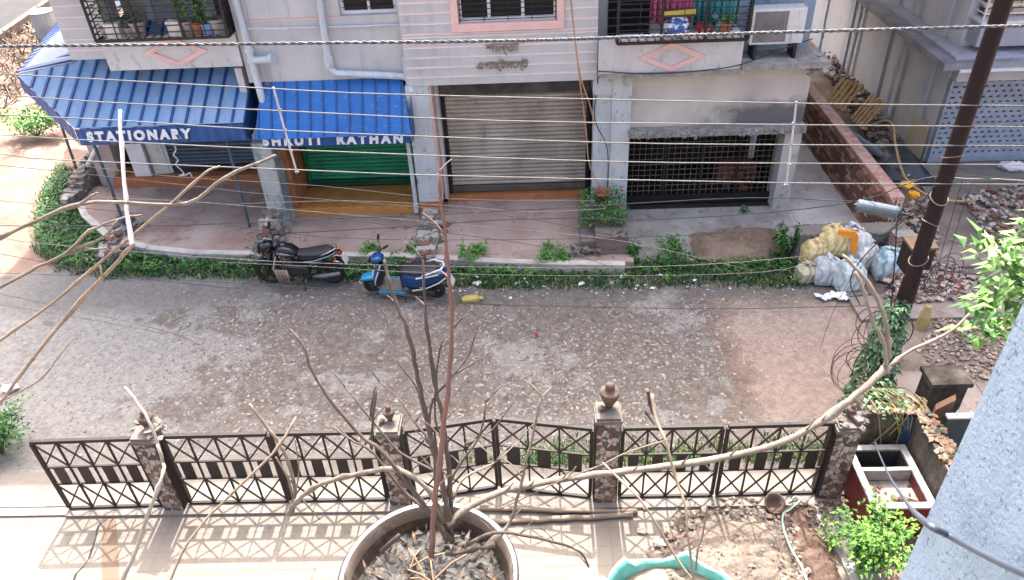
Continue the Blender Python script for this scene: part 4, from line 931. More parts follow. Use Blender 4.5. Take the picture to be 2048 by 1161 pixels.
m = MB(); q = G(1660,72,1.0); m.lathe([(.0,0),(.2,0),(.24,.2),(.2,.35),(.05,.38)], G(1655,84,.25), 12); tag(m.build('blue_bucket', pm('blue_plastic', (60,110,190), None, 3, .4, 0, 0), smooth=True), 'blue bucket among the debris at the far end of the alley', 'bucket')
# ------------------------------------------------------------------ weeds, grass and bushes
def leafmat(name, a, b, trans=.0):
    t = NT(name); c = t.ramp(t.noise(5, 3, .6), [(.35, a), (.65, b)]); t.base(c).rough(.55, 0, .35)
    t.b.inputs['Subsurface Weight'].default_value = 0
    return t.mat
GR = [leafmat('weed_dark', (22,58,30), (34,74,36)), leafmat('weed_mid', (40,88,40), (54,102,44)), leafmat('weed_light', (78,128,50), (98,146,62)), leafmat('grass_blade', (28,72,34), (42,86,40)), leafmat('dry_blade', (140,134,84), (160,150,100))]
veg_px_out = ((118,330),(84,395),(66,470),(90,515),(128,538),(220,552),(330,552),(420,550),(520,556),(720,560),(900,568),(1010,574),(1150,571),(1250,573),(1380,567),(1480,566),(1560,572),(1606,574))
veg_px_in = ((1606,500),(1560,505),(1500,520),(1420,528),(1350,530),(1290,522),(1250,526),(1140,523),(1000,519),(800,507),(560,504),(400,502),(300,492),(225,470),(178,430),(150,372),(140,340))
vp = [(G(*p).x, G(*p).y) for p in veg_px_out + veg_px_in]
def blades(m, x, y, z, n, h, spread, rnd):
    for _ in range(n):
        a = rnd.uniform(0,2*pi); px, py = x+rnd.gauss(0,spread), y+rnd.gauss(0,spread); hh = h*rnd.uniform(.5,1.2); w_ = .006+rnd.random()*.006
        d = Vector((math.cos(a),math.sin(a),0)); s = Vector((-d.y,d.x,0))*w_; b = Vector((px,py,z)); k = b+d*hh*.3+Vector((0,0,hh*.65)); t = b+d*hh*.8+Vector((0,0,hh*.85))
        m.add([b-s,b+s,k+s*.7,k-s*.7,t],[(0,1,2,3),(3,2,4)])
rg = random.Random(11)
m = MB(); k = 0; bx0, bx1 = min(p[0] for p in vp), max(p[0] for p in vp); by0, by1 = min(p[1] for p in vp), max(p[1] for p in vp)
while k < 7200:
    x, y = rg.uniform(bx0,bx1), rg.uniform(by0,by1)
    if edge_d(x,y,vp) < -.06*rg.random()*2: continue
    m.cur = rg.choice((0,0,0,0,1,2,3)); blades(m, x, y, -.02, 4, .11 + .05*mn.noise((x*1.5,y*1.5,0)), .05, rg); k += 1
tag(m.build('verge_grass', [GR[3],GR[0],GR[1],GR[4]], origin=(0,0,0)), 'strip of short green grass between the road and the shop pavement', 'grass', kind='stuff')
m = MB(); k = 0
while k < 9600:
    x, y = rg.uniform(bx0,bx1), rg.uniform(by0,by1); e = edge_d(x,y,vp)
    if e < .05: continue
    dn = .5 + .5*mn.noise((x*.8+3,y*1.2,2)) + (.35 if x < -8 else 0) - (0.35 if y < 12.6+.02*x else 0)
    if rg.random() > dn: continue
    h = rg.uniform(.03,.16)*(1+.8*max(0,mn.noise((x*1.1,y*1.1,5)))); m.cur = rg.choice((0,1,1,2))
    for q in range(3): m.leaf((x,y,h), (rg.uniform(-1,1),rg.uniform(-1,1),rg.uniform(-.1,.6)), rg.uniform(.05,.1), rg.uniform(.03,.055), .25)
    k += 3
tag(m.build('verge_weeds', GR[:3], origin=(0,0,0)), 'broad leaved green weeds covering the verge by the shops', 'weeds', kind='stuff')
def bush(name, c, r, h, n, L, label, cat='bush', mats=None, stems=6, seed=1, w=.45, group=None, droop=.3):
    rn = random.Random(seed); c = Vector(c); t = thing(name, label, cat, c, group)
    ms = MB(); tips = []
    for k in range(stems):
        a = rn.uniform(0,2*pi); q = c + Vector((math.cos(a)*r*rn.uniform(.3,.9), math.sin(a)*r*rn.uniform(.3,.9), h*rn.uniform(.6,1.05))); mid = c.lerp(q,.5)+Vector((rn.uniform(-.1,.1)*r,rn.uniform(-.1,.1)*r,h*.12)); P = smooth_path([c+Vector((rn.uniform(-.05,.05),rn.uniform(-.05,.05),0)),mid,q],3)
        ms.tube(P, [max(.003,.012*h*(1-i/len(P))+.003) for i in range(len(P))], 5); tips += P[2:]
    ms.build('stems', M['stem'], t)
    m = MB()
    for k in range(n):
        b = rn.choice(tips) + Vector((rn.gauss(0,.16*r),rn.gauss(0,.16*r),rn.gauss(0,.09*h)))
        d = (b-c); d = Vector((d.x/r, d.y/r, (d.z)/h*.4)) + Vector((rn.uniform(-.7,.7),rn.uniform(-.7,.7),rn.uniform(-.3,.5)))
        if b.z < c.z+.01: b.z = c.z+.02
        m.cur = rn.choice((0,1,1,2)); m.leaf(b, d, L*rn.uniform(.6,1.2), L*w*rn.uniform(.8,1.2), droop)
    m.build('leaves', mats or GR[:3], t); return t
M['stem'] = pm('green_brown_stem', (104,100,64), (84,82,56), 4, .8, 0, 0)
M['twig'] = pm('pale_dry_twig', (112,103,95), (88,79,71), 9, .85, 0, .5, 30, (62,53,47))
M['twig_dark'] = pm('dark_dry_twig', (70,60,55), (54,45,42), 9, .85, 0, .5, 30, (94,84,77))
bush('weed_bush', G(1575,515), .32, .75, 620, .1, 'tall leafy green bush at the left end of the low wall', seed=2)
bush('weed_bush', G(1350,530), .5, .42, 600, .08, 'rounded dark green weed clump in front of the garage apron', seed=3)
bush('weed_bush', G(1262,522), .18, .5, 260, .08, 'bright green weed growing against the broken brick stub', seed=4)
bush('weed_bush', G(1105,530), .4, .36, 420, .1, 'light green bushy weed on the verge left of the brick stub', mats=[GR[1],GR[2],GR[2]], seed=5)
bush('weed_bush', G(945,528), .36, .38, 380, .1, 'bright leafy weed clump on the verge right of the scooter', mats=[GR[1],GR[2],GR[2]], seed=6)
bush('weed_bush', G(745,520), .22, .36, 200, .09, 'small bright weed behind the scooter handlebar', mats=[GR[1],GR[2],GR[2]], seed=7)
bush('weed_bush', G(820,522), .45, .3, 420, .09, 'spreading weed clump directly behind the blue scooter', mats=[GR[1],GR[2],GR[0]], seed=8)
bush('weed_bush', G(1488,428,.12), .14, .14, 80, .06, 'tiny weed tuft on the concrete at the garage gate', seed=9)
bush('creeper_bush', G(4,905), .62, .75, 1300, .085, 'dense green bush at the left edge outside the fence end', seed=10, stems=14)
bush('weed_bush', G(520,525), .4, .26, 380, .09, 'leafy weeds around the motorcycle front end', seed=15)
bush('roadside_bush', (-14.6,20.5,0), 1.0, .7, 900, .16, 'sunlit bush beside the dirt track under the awning corner', mats=[GR[1],GR[2],GR[2]], seed=12, stems=12)
bush('roadside_bush', (-15.6,23.5,0), .8, .6, 600, .16, 'sunlit bush further up the dirt track by the embankment', mats=[GR[1],GR[2],GR[2]], seed=13, stems=12)
bush('roadside_bush', (-14.4,28.5,0), .7, 1.0, 500, .2, 'pale leafy bush behind the awning near the white drum', mats=[GR[1],GR[2],GR[2]], seed=14, stems=10)
# bright shrub below the house wall
m_ = [leafmat('shrub_mid', (50,96,32), (64,110,38)), leafmat('shrub_light', (86,128,48), (102,142,56)), leafmat('shrub_dark', (36,72,28), (46,84,32))]
bush('leafy_shrub', G(1738,1140), .5, .85, 1150, .085, 'bright green small leaved shrub growing in front of the red tank', 'shrub', m_, 22, 21, .5)
bush('leafy_shrub', G(1655,1090), .16, .3, 90, .07, 'small sprig of green shrub over the drain slab', 'shrub', m_, 6, 22, .5)
# grass outside the gates
m = MB()
for k in range(2600):
    x = rg.uniform(-.3,4.3) if rg.random() < .9 else rg.uniform(-1.5,.5); y = 7.72 + abs(rg.gauss(0,.22)); m.cur = rg.choice((0,0,1,1,2))
    if rg.random() < .5+.5*mn.noise((x*2,y*2,7)): blades(m, x, y, .015, 3, .08, .04, rg)
tag(m.build('gate_grass', [GR[3],GR[1],GR[4]], origin=(0,0,0)), 'thin grass growing along the outside of the right hand gates', 'grass', kind='stuff')
# ------------------------------------------------------------------ far left embankment with dry brush and its wall
e0, e1 = G(-10,100), G(118,8)
d = (e1-e0).normalized(); n = Vector((-d.y,d.x,0)); a0 = e0-d*10; a1 = e1+d*14
struct((lambda q: (q.poly([p+Vector((0,0,-.02)) for p in (a0+n*.28, a1+n*.28, a1+n*22, a0+n*22)]), q.build('far_lane', M['black_ground'], origin=(0,0,0)))[1])(MB()))
m = MB(); m.prism([a0, a1, a1+n*.3, a0+n*.3], (0,0,.35)); tag(m.build('lane_wall', pm('lane_wall_tan', (92,80,71), (76,66,58), 2, .9, 0, .3)), 'low pale boundary wall along the dark lane far left', 'wall')
m = MB()
for k in range(3600):
    q = a0.lerp(a1, rg.random()) - n*rg.uniform(.1,3.4); m.cur = rg.choice((0,0,1,2)); L = rg.uniform(.2,.55); dd = Vector((rg.uniform(-1,1),rg.uniform(-1,1),rg.uniform(0,.6))).normalized(); m.bar(q+Vector((0,0,.05)), q+dd*L+Vector((0,0,.1)), .035, .02)
tag(m.build('dry_brush', [pm('dry_brush', (112,98,84), None, 3,.9,0,0), pm('dry_brush_dark', (70,60,52), None, 3,.9,0,0), pm('dry_brush_pale', (134,122,108), None, 3,.9,0,0)], origin=(0,0,0)), 'dry brown cut brush covering the bank beside the lane wall', 'brush', kind='stuff')
m = MB(); q = F(86,34,29.5); q.z = .1; m.lathe([(0,0),(.42,0),(.46,.05),(.44,.5),(.46,.52),(.44,1.0),(.46,1.05),(.2,1.08),(0,1.08)], q, 16); tag(m.build('white_drum', pm('white_drum', (150,156,156), (130,137,139), 2, .6, 0, .1), smooth=False), 'white plastic drum standing beyond the long awning', 'drum')
# ------------------------------------------------------------------ broken masonry stubs between the shop steps
CR = MB()
def stub(x, y0, y1, z0, z1, w, label, seed, n=70, zb=.2):
    rn = random.Random(seed); m = MB(); N = 10
    for k in range(N):      # broken courses stepping down towards the road
        ya, yb = y0+(y1-y0)*k/N, y0+(y1-y0)*(k+1)/N; z = z0+(z1-z0)*(k+.5)/N; wl, wr = w/2*rn.uniform(.7,1.1), w/2*rn.uniform(.7,1.1); m.cur = rn.choice((0,0,1)); zt = z*rn.uniform(.75,1.1)
        m.prism([(x-wl,ya,-.05),(x+wr,ya,-.05),(x+wr*.9,ya+.01,zt*rn.uniform(.8,1)),(x-wl*.85,ya+.01,zt)], (0,yb-ya,0))
    for k in range(n):
        t_ = rn.random(); y = y0+(y1-y0)*t_; z = z0+(z1-z0)*t_; s = .02+.1*rn.random()**2; m.cur = rn.choice((0,1,1,2,2,3)); xx = x+rn.gauss(0,w*.42); zz = max(.16, z*(1-.8*min(1,abs(xx-x)/(w*.8))))
        if rn.random() < .45: m.rbx(xx, y, zz, s*2.2, s*1.3, s, rn.random()*3, rn.uniform(-.4,.4), rn.uniform(-.4,.4))
        else: m.rock((xx, y, zz), s*1.2, s, s*.7, rn)
    for k in range(n*2): CR.cur = rn.choice((1,2,3)); s = rn.uniform(.008,.022); CR.rock((x+rn.gauss(0,w*.8), y0+(y1-y0)*rn.uniform(-.15,1), .225), s*1.3, s, s*.6, rn)
    tag(m.build('broken_stub', M['stub']), label, 'broken masonry', 'broken masonry stubs')
M['stub'] = [pm('broken_masonry', (104,100,96), (136,131,125), 6, .95, 0, .8, 14, (58,55,54)), pm('old_mortar', (148,142,134), (176,170,160), 8, .95, 0, .6, 20, (104,99,94)), pm('stub_brick', (132,92,76), (108,80,68), 6, .95, 0, .6, 20, (84,70,62)), pm('stub_dark', (76,73,70), (98,94,90), 6, .95, 0, .6, 20)]
stub(-9.35, 13.55, 14.9, .32, .62, .34, 'broken masonry stub at the foot of the left awning post', 31)
stub(-5.85, 13.3, 14.45, .3, .75, .5, 'broken masonry stub behind the black motorcycle', 32, 110)
stub(-2.35, 13.1, 14.6, .3, .6, .5, 'broken masonry stub between the green and brown shutter steps', 33, 110)
stub(-11.3, 15.9, 17.5, .4, .85, .4, 'blackened broken masonry stub at the dirt track corner', 34, 90)
tag(CR.build('masonry_crumbs', M['stub'], origin=(0,0,0)), 'small crumbs of masonry scattered round the broken stubs', 'crumbs', kind='stuff')
t = thing('brick_planter', 'square stained brick stub with weeds growing on top below the middle column', 'planter', (1.45, 13.5, 0))
m = MB(); m.bx(1.2,1.86,13.12,14.4,-.05,.62); m.bx(.9,1.198,13.2,14.4,-.05,.5)
for k in range(60): m.rock((R_.uniform(.7,1.3), R_.uniform(13.05,13.4), R_.uniform(.02,.4)), .09,.08,.06)
for k in range(16): m.rock((R_.uniform(1.55,1.85), R_.uniform(13.1,13.4), .64), .07,.06,.05)
m.build('wall', pm('stained_brick', (92,84,80), (120,110,104), 3, .95, 0, .8, 16, (70,60,56), (1,1,2.5)), t)
m = MB()
for k in range(900):
    x, y = R_.uniform(.9,1.9), R_.uniform(13.5,14.8); m.cur = R_.choice((0,1,1,2)); m.leaf((x,y,.62+R_.uniform(0,.32)), (R_.uniform(-1,1),R_.uniform(-1,.6),R_.uniform(-.3,.6)), R_.uniform(.05,.12), R_.uniform(.025,.05))
m.build('leaves', [GR[0],GR[1],GR[2]], t)
m = MB()
for k in range(60): m.tube([(R_.uniform(1,1.8),R_.uniform(13.5,14.4),.5)]*1 + [(R_.uniform(1,1.8),R_.uniform(13.5,14.4),.8)], .006, 4)
m.build('stems', M['stem'], t)
m = MB(); m.lathe([(.0,0),(.12,0),(.17,.3),(.19,.3),(.19,.34),(.15,.34),(.13,.1),(0,.08)], (1.42,14.5,.6), 14); tag(m.build('clay_pot', M['terracotta'], smooth=True), 'clay pot standing on the brick stub against the middle column', 'pot')
# pot plants by the first shop
def potted(name, c, rp, hp, mats, n, L, hh, label, potmat, seed, square=False, cat='potted plant', group='pot plants on the left balcony', spread=1.2):
    rn = random.Random(seed); c = Vector(c); t = thing(name, label, cat, c, group); m = MB()
    if square:
        m.bx(c.x-rp,c.x+rp,c.y-rp,c.y+rp,c.z,c.z+hp*.82); m.bx(c.x-rp*1.12,c.x+rp*1.12,c.y-rp*1.12,c.y+rp*1.12,c.z+hp*.822,c.z+hp)
    else: m.lathe([(0,0),(rp*.68,0),(rp*.95,hp*.8),(rp*1.1,hp*.81),(rp*1.12,hp),(rp*.95,hp),(rp*.9,hp*.85),(0,hp*.84)], c, 14)
    m.build('pot', potmat, t, smooth=False)
    m = MB(); s = MB()
    for k in range(n):
        a = rn.uniform(0,2*pi); rr = rp*spread*rn.random(); z = hp+hh*rn.random()**.8; m.cur = rn.randrange(len(mats)); b = c+Vector((math.cos(a)*rr,math.sin(a)*rr,z)); m.leaf(b, (math.cos(a),math.sin(a),rn.uniform(-.2,.8)), L*rn.uniform(.6,1.2), L*.5)
    for k in range(5): s.tube([c+Vector((0,0,hp*.85)), c+Vector((rn.uniform(-.5,.5)*rp*spread,rn.uniform(-.5,.5)*rp*spread,hp+hh*.9))], .006, 4)
    if n: m.build('leaves', mats, t); s.build('stems', M['stem'], t)
    return t
CEM = pm('cement_pot', (150,144,138), (122,116,110), 4, .9, 0, .3); WP = pm('white_pot', (200,194,186), (176,168,160), 4, .8, 0, .1); BP = pm('blue_pot', (110,140,190), None, 3, .5, 0, 0)
zb = 4.5; yb_ = 14.86; PX = lambda px: F(px, 58, yb_).x
L3 = [GR[1],GR[2],GR[2]]; PK = [GR[0],GR[1],pm('magenta_flower', (176,60,110), None, 3, .6, 0, 0)]
potted('flower_pot', (PX(212),yb_,zb), .12, .2, [GR[0],GR[1],GR[4]], 70, .12, .9, 'dark pot with a tall spindly plant at the left end of the balcony', CEM, 41)
potted('flower_pot', (PX(230),yb_,zb), .13, .28, [GR[0],GR[1]], 10, .08, .1, 'square white planter tub on the left balcony', WP, 42, True)
potted('flower_pot', (PX(258),yb_,zb), .1, .18, [GR[0],GR[1]], 40, .1, .2, 'small dark pot with a leafy plant right of the square white planter', CEM, 43)
potted('flower_pot', (PX(277),yb_,zb), .15, .28, PK, 70, .08, .25, 'round cement pot with magenta flowers on the left balcony', CEM, 44)
potted('flower_pot', (PX(353),yb_,zb), .12, .28, [GR[0]], 6, .05, .05, 'pale domed tin without plant beside the tree like pot plant', WP, 45, True)
potted('flower_pot', (PX(374),yb_,zb), .14, .26, [GR[1],GR[2],GR[2]], 90, .13, .62, 'cement pot with a tall yellow green plant in the middle of the balcony', CEM, 46)
potted('flower_pot', (PX(397),yb_,zb), .13, .24, L3, 60, .1, .25, 'brown clay pot with spiky leaves beside the small blue pot', M['terracotta'], 47)
potted('flower_pot', (PX(417),yb_,zb), .085, .2, L3, 90, .11, .55, 'small blue pot with a tall bright plant', BP, 48, True, spread=2.2)
potted('flower_pot', (PX(437),yb_,zb), .15, .28, [GR[0],GR[1]], 30, .07, .06, 'wide cement pot at the right end of the left balcony', CEM, 49)
potted('flower_pot', G(232,350,.3), .12, .16, [GR[0],GR[2],GR[4]], 60, .12, .25, 'small potted plant on the floor left of the shop step', CEM, 50, group='pots on the shop floor')
potted('flower_pot', G(248,362,.3), .1, .14, [GR[4],pm('yellow_leaf', (150,130,50), None, 3,.7,0,0)], 50, .1, .16, 'small yellowish potted plant at the end of the orange step', CEM, 51, group='pots on the shop floor')
# right balcony
potted('flower_pot', (F(1450,45,14.5).x,14.5,4.24), .14, .22, [GR[1],GR[2]], 40, .1, .12, 'clay pot with a short green plant on the right balcony', M['terracotta'], 52, group='pots on the right balcony')
potted('flower_pot', (F(1412,42,14.5).x,14.5,4.24), .12, .17, [GR[0],GR[1]], 24, .08, .1, 'pinkish pot beside the clay pot on the right balcony', pm('rose_pot', (176,110,108), None, 3, .7, 0, .1), 53, group='pots on the right balcony')
def cloth(name, x0, x1, y, z0, z1, c, label, cat='cloth', wv=7):
    m = MB(); n = 24
    for i in range(n+1):
        x = x0+(x1-x0)*i/n; dy = .035*math.sin(wv*i/n*2*pi)+.02*math.sin(i*1.7)
        m.v += [Vector((x,y+dy,z1)), Vector((x+.02*math.sin(i),y+dy*1.5,z0+.03*math.sin(i*.8)))]
    for i in range(n): m.f.append((2*i,2*i+1,2*i+3,2*i+2)); m.m.append(0)
    o = m.build(name, pm(name+'_fabric_'+str(int(c[0]))+str(int(c[1])), c, tuple(int(v*.85) for v in c), 4, .9, 0, .1), smooth=True); s_ = o.modifiers.new('thick','SOLIDIFY'); s_.thickness = .006; tag(o, label, cat); return o
cloth('hanging_cloth', 2.3, 3.12, 15.1, 4.3, 5.5, (206,104,140), 'pink cloth hanging inside the right balcony', 'cloth')
cloth('hanging_cloth', 3.14, 3.95, 15.05, 4.2, 5.5, (70,158,166), 'teal cloth hanging inside the right balcony', 'cloth')
m = MB(); m.tube([(2.42,14.55,4.62),(3.05,14.5,4.66)], [.05,.06], 8); tag(m.build('rolled_mat', pm('yellow_green_mat', (190,170,70), (150,150,60), 4, .8, 0, .1)), 'yellow green rolled mat lying over the striped bag', 'mat')
m = MB(); m.lathe([(0,0),(.22,.02),(.25,.16),(.2,.3),(.08,.34),(0,.34)], (2.72,14.52,4.24), 14); tag(m.build('striped_bag', pm('blue_white_bag', (46,74,130), (206,210,216), 3.5, .7, 0, .1, 20, None, (1,1,2.5), lo=.47, hi=.53), smooth=True), 'blue and white bag stored on the right balcony sill', 'bag')
m = MB(); m.rock((3.18,14.52,4.36), .16,.12,.13); m.rock((3.3,14.5,4.3), .1,.1,.09); tag(m.build('red_bundle', pm('red_cloth', (150,36,44), (120,30,38), 5, .9, 0, .2), smooth=True), 'red cloth bundle between the bag and the pots', 'bundle')
m = MB(); m.rock((3.5,14.5,4.38), .1,.1,.12); m.rock((3.42,14.52,4.55), .08,.08,.07); tag(m.build('teal_toy', pm('teal_grey', (90,140,140), (70,110,112), 5, .7, 0, .1), smooth=True), 'small teal bundle beside the pinkish pot on the right balcony', 'bundle')
# air conditioner on the ledge
ac = thing('air_conditioner', 'white outdoor air conditioner unit standing on the ledge beside the balcony', 'air conditioner', (4.72, 14.95, 3.62))
X0, X1, Z0a, Z1a, Ya = 4.2, 5.22, 3.9, 4.58, 14.78
m = MB(); m.bx(X0,X1,Ya,Ya+.32,Z0a,Z1a); m.build('casing', pm('ac_white', (204,204,200), (188,188,186), 2, .5, 0, .05), ac, bevel=.02)
m = MB(); m.lathe([(.27,0),(.27,.012),(0,.012)], (X0+.36,Ya-.001,(Z0a+Z1a)/2), 24, Matrix.Rotation(pi/2,3,'X')); m.bx(X0+.05,X0+.68,Ya-.006,Ya-.001,Z0a+.05,Z1a-.05); fan = m.build('fan_panel', pm('ac_fan', (120,118,116), (98,96,95), 3, .6, 0, .1), ac)
m = MB()
for k in range(9): m.lathe([(.03+k*.028,0),(.034+k*.028,.006),(.038+k*.028,0)], (X0+.36,Ya-.02,(Z0a+Z1a)/2), 24, Matrix.Rotation(pi/2,3,'X'), False)
m.build('fan_grille', pm('ac_grille', (160,158,154), None, 3, .5, .2, 0), fan)
m = MB(); m.bx(X1-.22,X1-.08,Ya-.006,Ya-.001,Z0a+.32,Z0a+.35); m.bx(X1-.16,X1-.145,Ya-.006,Ya-.001,Z0a+.42,Z0a+.62); m.bx(X1-.24,X1-.06,Ya-.05,Ya-.001,Z0a+.04,Z0a+.2); m.build('side_markings', M['col'], ac)
m = MB()
for x in (X0+.12,X1-.12): m.bx(x-.03,x+.03,Ya-.02,Ya+.36,3.622,Z0a-.002)
m.build('mounting_foot', M['black'], ac)
# ------------------------------------------------------------------ motorcycle and scooter (front wheels to the left, parked along the verge)
def loft(m, secs, n=14, e=2.6, cap=True):
    """secs: (x, y, z, half width in y, half height in z)"""
    b = len(m.v); k = len(secs)
    for (x,y,z,hy,hz) in secs:
        for j in range(n):
            a = 2*pi*j/n; c_, s_ = math.cos(a), math.sin(a)
            m.v.append(Vector((x, y+hy*math.copysign(abs(c_)**(2/e),c_), z+hz*math.copysign(abs(s_)**(2/e),s_))))
    for i in range(k-1):
        for j in range(n): m.f.append((b+i*n+j, b+(i+1)*n+j, b+(i+1)*n+(j+1)%n, b+i*n+(j+1)%n)); m.m.append(m.cur)
    if cap: m.f.append(tuple(b+j for j in range(n))); m.m.append(m.cur); m.f.append(tuple(b+(k-1)*n+j for j in range(n))[::-1]); m.m.append(m.cur)
    return m
M['tyre'] = pm('tyre_rubber', (30,30,31), (40,39,38), 8, .85, 0, .2, 40)
M['chrome'] = pm('dull_chrome', (176,178,180), (150,152,154), 5, .25, .9, .05)
M['gloss_black'] = pm('gloss_black', (18,20,26), (24,26,32), 4, .22, .1, 0)
M['seat'] = pm('black_vinyl', (30,31,34), (38,39,42), 6, .5, 0, .2, 60)
M['red_lens'] = pm('red_lens', (150,20,24), (120,14,20), 4, .25, 0, 0)
M['plate_white'] = pm('plate_white', (205,205,202), None, 4, .5, 0, 0)
M['engine'] = pm('engine_metal', (82,80,78), (58,57,57), 7, .5, .6, .3)
M['tan_guard'] = pm('dusty_cover', (150,136,120), (118,104,90), 6, .9, 0, .3)
def wheel(par, x, y, r, wid, turn=0, spokes=5, name='wheel'):
    Mt = Matrix.Rotation(turn,3,'Z') @ Matrix.Rotation(pi/2,3,'X'); c = Vector((x,y,r))
    hub = MB(); hub.lathe([(.04,-.05),(.055,-.04),(.055,.04),(.04,.05)], c, 12, Mt)
    h = hub.build(name, M['engine'], par)
    t = MB(); rt = wid/2; t.lathe([(r-rt*1.5,-rt*.75),(r-rt*.7,-rt),(r-.012,-rt*.6),(r,0),(r-.012,rt*.6),(r-rt*.7,rt),(r-rt*1.5,rt*.75)], c, 28, Mt, False); t.build('tyre', M['tyre'], h, smooth=True)
    q = MB(); q.lathe([(r-rt*1.9,-rt*.6),(r-rt*1.45,-rt*.74),(r-rt*1.45,rt*.74),(r-rt*1.9,rt*.6),(r-rt*1.9,-rt*.6)], c, 24, Mt, False)
    for k in range(spokes):
        a = 2*pi*k/spokes; d = Mt @ Vector((math.cos(a),math.sin(a),0)); q.bar(c+d*.04, c+d*(r-rt*1.7), .03, .02, up=Mt@Vector((0,0,1)))
    q.build('rim', M['engine'], h); return h
# motorcycle in local coordinates: forward = -x
mc = thing('motorcycle', 'black motorcycle parked on its side stand along the weedy verge', 'motorcycle')
wheel(mc, -.68, 0, .3, .1, .0); wheel(mc, .62, 0, .3, .12)
m = MB()
for s in (-1,1): m.tube([(-.68,s*.075,.3),(-.44,s*.085,.93)], [.022,.026], 8); m.tube([(.62,s*.09,.3),(.05,s*.08,.34)], .022, 6); m.tube([(.6,s*.1,.36),(.42,s*.12,.68)], .03, 8)
m.tube([(-.42,0,.86),(-.1,0,.74),(.1,0,.4),(-.15,0,.26),(-.36,0,.5),(-.42,0,.84)], .025, 6); m.tube([(.1,0,.66),(.75,0,.76)], .02, 6)
m.build('frame', M['black'], mc)
m = MB(); loft(m, [(-.98,0,.42,.04,.012),(-.93,0,.53,.055,.016),(-.82,0,.605,.06,.018),(-.68,0,.63,.06,.018),(-.55,0,.61,.055,.016),(-.47,0,.56,.045,.012)]); m.build('front_fender', M['gloss_black'], mc, smooth=True)
m = MB(); loft(m, [(-.72,0,.9,.06,.07),(-.68,0,.92,.12,.12),(-.58,0,.95,.14,.15),(-.47,0,1.0,.13,.12),(-.4,0,1.03,.08,.06)]); cw = m.build('headlamp_cowl', M['gloss_black'], mc, smooth=True)
m = MB(); m.lathe([(0,.02),(.08,.012),(.1,0)], (-.715,0,.9), 14, Matrix.Rotation(-pi/2-.3,3,'Y'), False); m.bx(-.74,-.69,-.09,.09,.8,.83); m.build('headlamp', pm('lamp_glass', (200,206,212), None, 3, .15, .2, 0), cw)
m = MB(); loft(m, [(-.42,0,.86,.05,.05),(-.36,0,.89,.12,.1),(-.2,0,.92,.16,.12),(-.04,0,.9,.15,.1),(.08,0,.84,.1,.06)]); tk_ = m.build('fuel_tank', M['gloss_black'], mc, smooth=True)
m = MB()
for s in (-1,1): loft(m, [(-.34,s*.1,.9,.025,.03),(-.2,s*.142,.915,.025,.045),(-.05,s*.13,.89,.025,.03),(.03,s*.1,.85,.02,.015)], 8)
m.build('tank_panel', pm('silver_panel', (150,154,160), None, 3, .3, .5, 0), tk_, smooth=True)
m = MB(); m.lathe([(.035,0),(.035,.015),(0,.018)], (-.2,0,1.035), 12); m.build('filler_cap', M['chrome'], tk_)
m = MB(); loft(m, [(.0,0,.83,.07,.03),(.08,0,.84,.1,.045),(.25,0,.83,.13,.05),(.42,0,.86,.15,.05),(.62,0,.9,.14,.045),(.76,0,.92,.1,.035),(.8,0,.92,.06,.02)], 14, 3); m.build('seat', M['seat'], mc, smooth=True)
m = MB(); loft(m, [(.05,0,.7,.09,.07),(.3,0,.74,.12,.06),(.6,0,.8,.11,.05),(.84,0,.85,.07,.04),(.92,0,.86,.05,.025)]); tp = m.build('tail_panel', M['gloss_black'], mc, smooth=True)
m = MB()
for s in (-1,1): m.tube([(.1,s*.13,.68),(.4,s*.15,.74),(.7,s*.13,.84),(.86,s*.08,.9)], .012, 6)
m.build('side_stripe', M['chrome'], tp)
m = MB(); m.tube([(.55,-.16,.88),(.72,-.15,.95),(.86,-.08,.99),(.88,0,.995),(.86,.08,.99),(.72,.15,.95),(.55,.16,.88)], .014, 7); m.build('grab_rail', M['chrome'], mc, smooth=True)
m = MB(); loft(m, [(.86,0,.86,.07,.03),(.93,0,.84,.07,.035),(.96,0,.83,.05,.025)], 10); m.build('tail_lamp', M['red_lens'], mc, smooth=True)
m = MB(); m.obx((1.0,0,.68), (.03,0,-.09), (0,.1,0), (.005,0,.002)); m.build('number_plate', M['plate_white'], mc)
m = MB(); loft(m, [(.8,0,.7,.06,.015),(.95,0,.62,.07,.015),(1.02,0,.5,.06,.012)], 8); m.build('rear_fender', M['black'], mc, smooth=True)
m = MB(); loft(m, [(-.3,0,.42,.1,.13),(-.15,0,.42,.15,.17),(.05,0,.42,.15,.16),(.2,0,.38,.1,.1)], 12, 4); m.lathe([(.07,0),(.085,.03),(.07,.06),(.085,.09),(.07,.12),(.085,.15),(.06,.18)], (-.16,0,.55), 10); m.build('engine', M['engine'], mc)
m = MB(); m.tube([(-.25,.12,.4),(-.2,.15,.24),(.1,.16,.24),(.35,.18,.3),(.5,.19,.34),(.95,.2,.42)], [.022,.022,.022,.03,.05,.045], 10); m.build('exhaust', M['chrome'], mc, smooth=True)
m = MB(); m.tube([(.3,-.17,.33),(.5,-.185,.36),(.88,-.17,.42)], [.02,.055,.04], 8); m.build('side_guard', pm('grey_guard', (120,122,124), None, 3, .5, .4, 0), mc, smooth=True)
m = MB(); m.tube([(-.5,-.33,1.02),(-.43,-.2,1.06),(-.45,0,1.03),(-.43,.2,1.06),(-.5,.33,1.02)], .014, 8); hb = m.build('handlebar', M['black'], mc, smooth=True)
m = MB()
for s in (-1,1): m.tube([(-.37,s*.38,1.0),(-.45,s*.27,1.05)], .02, 8)
m.build('grip', M['tyre'], hb)
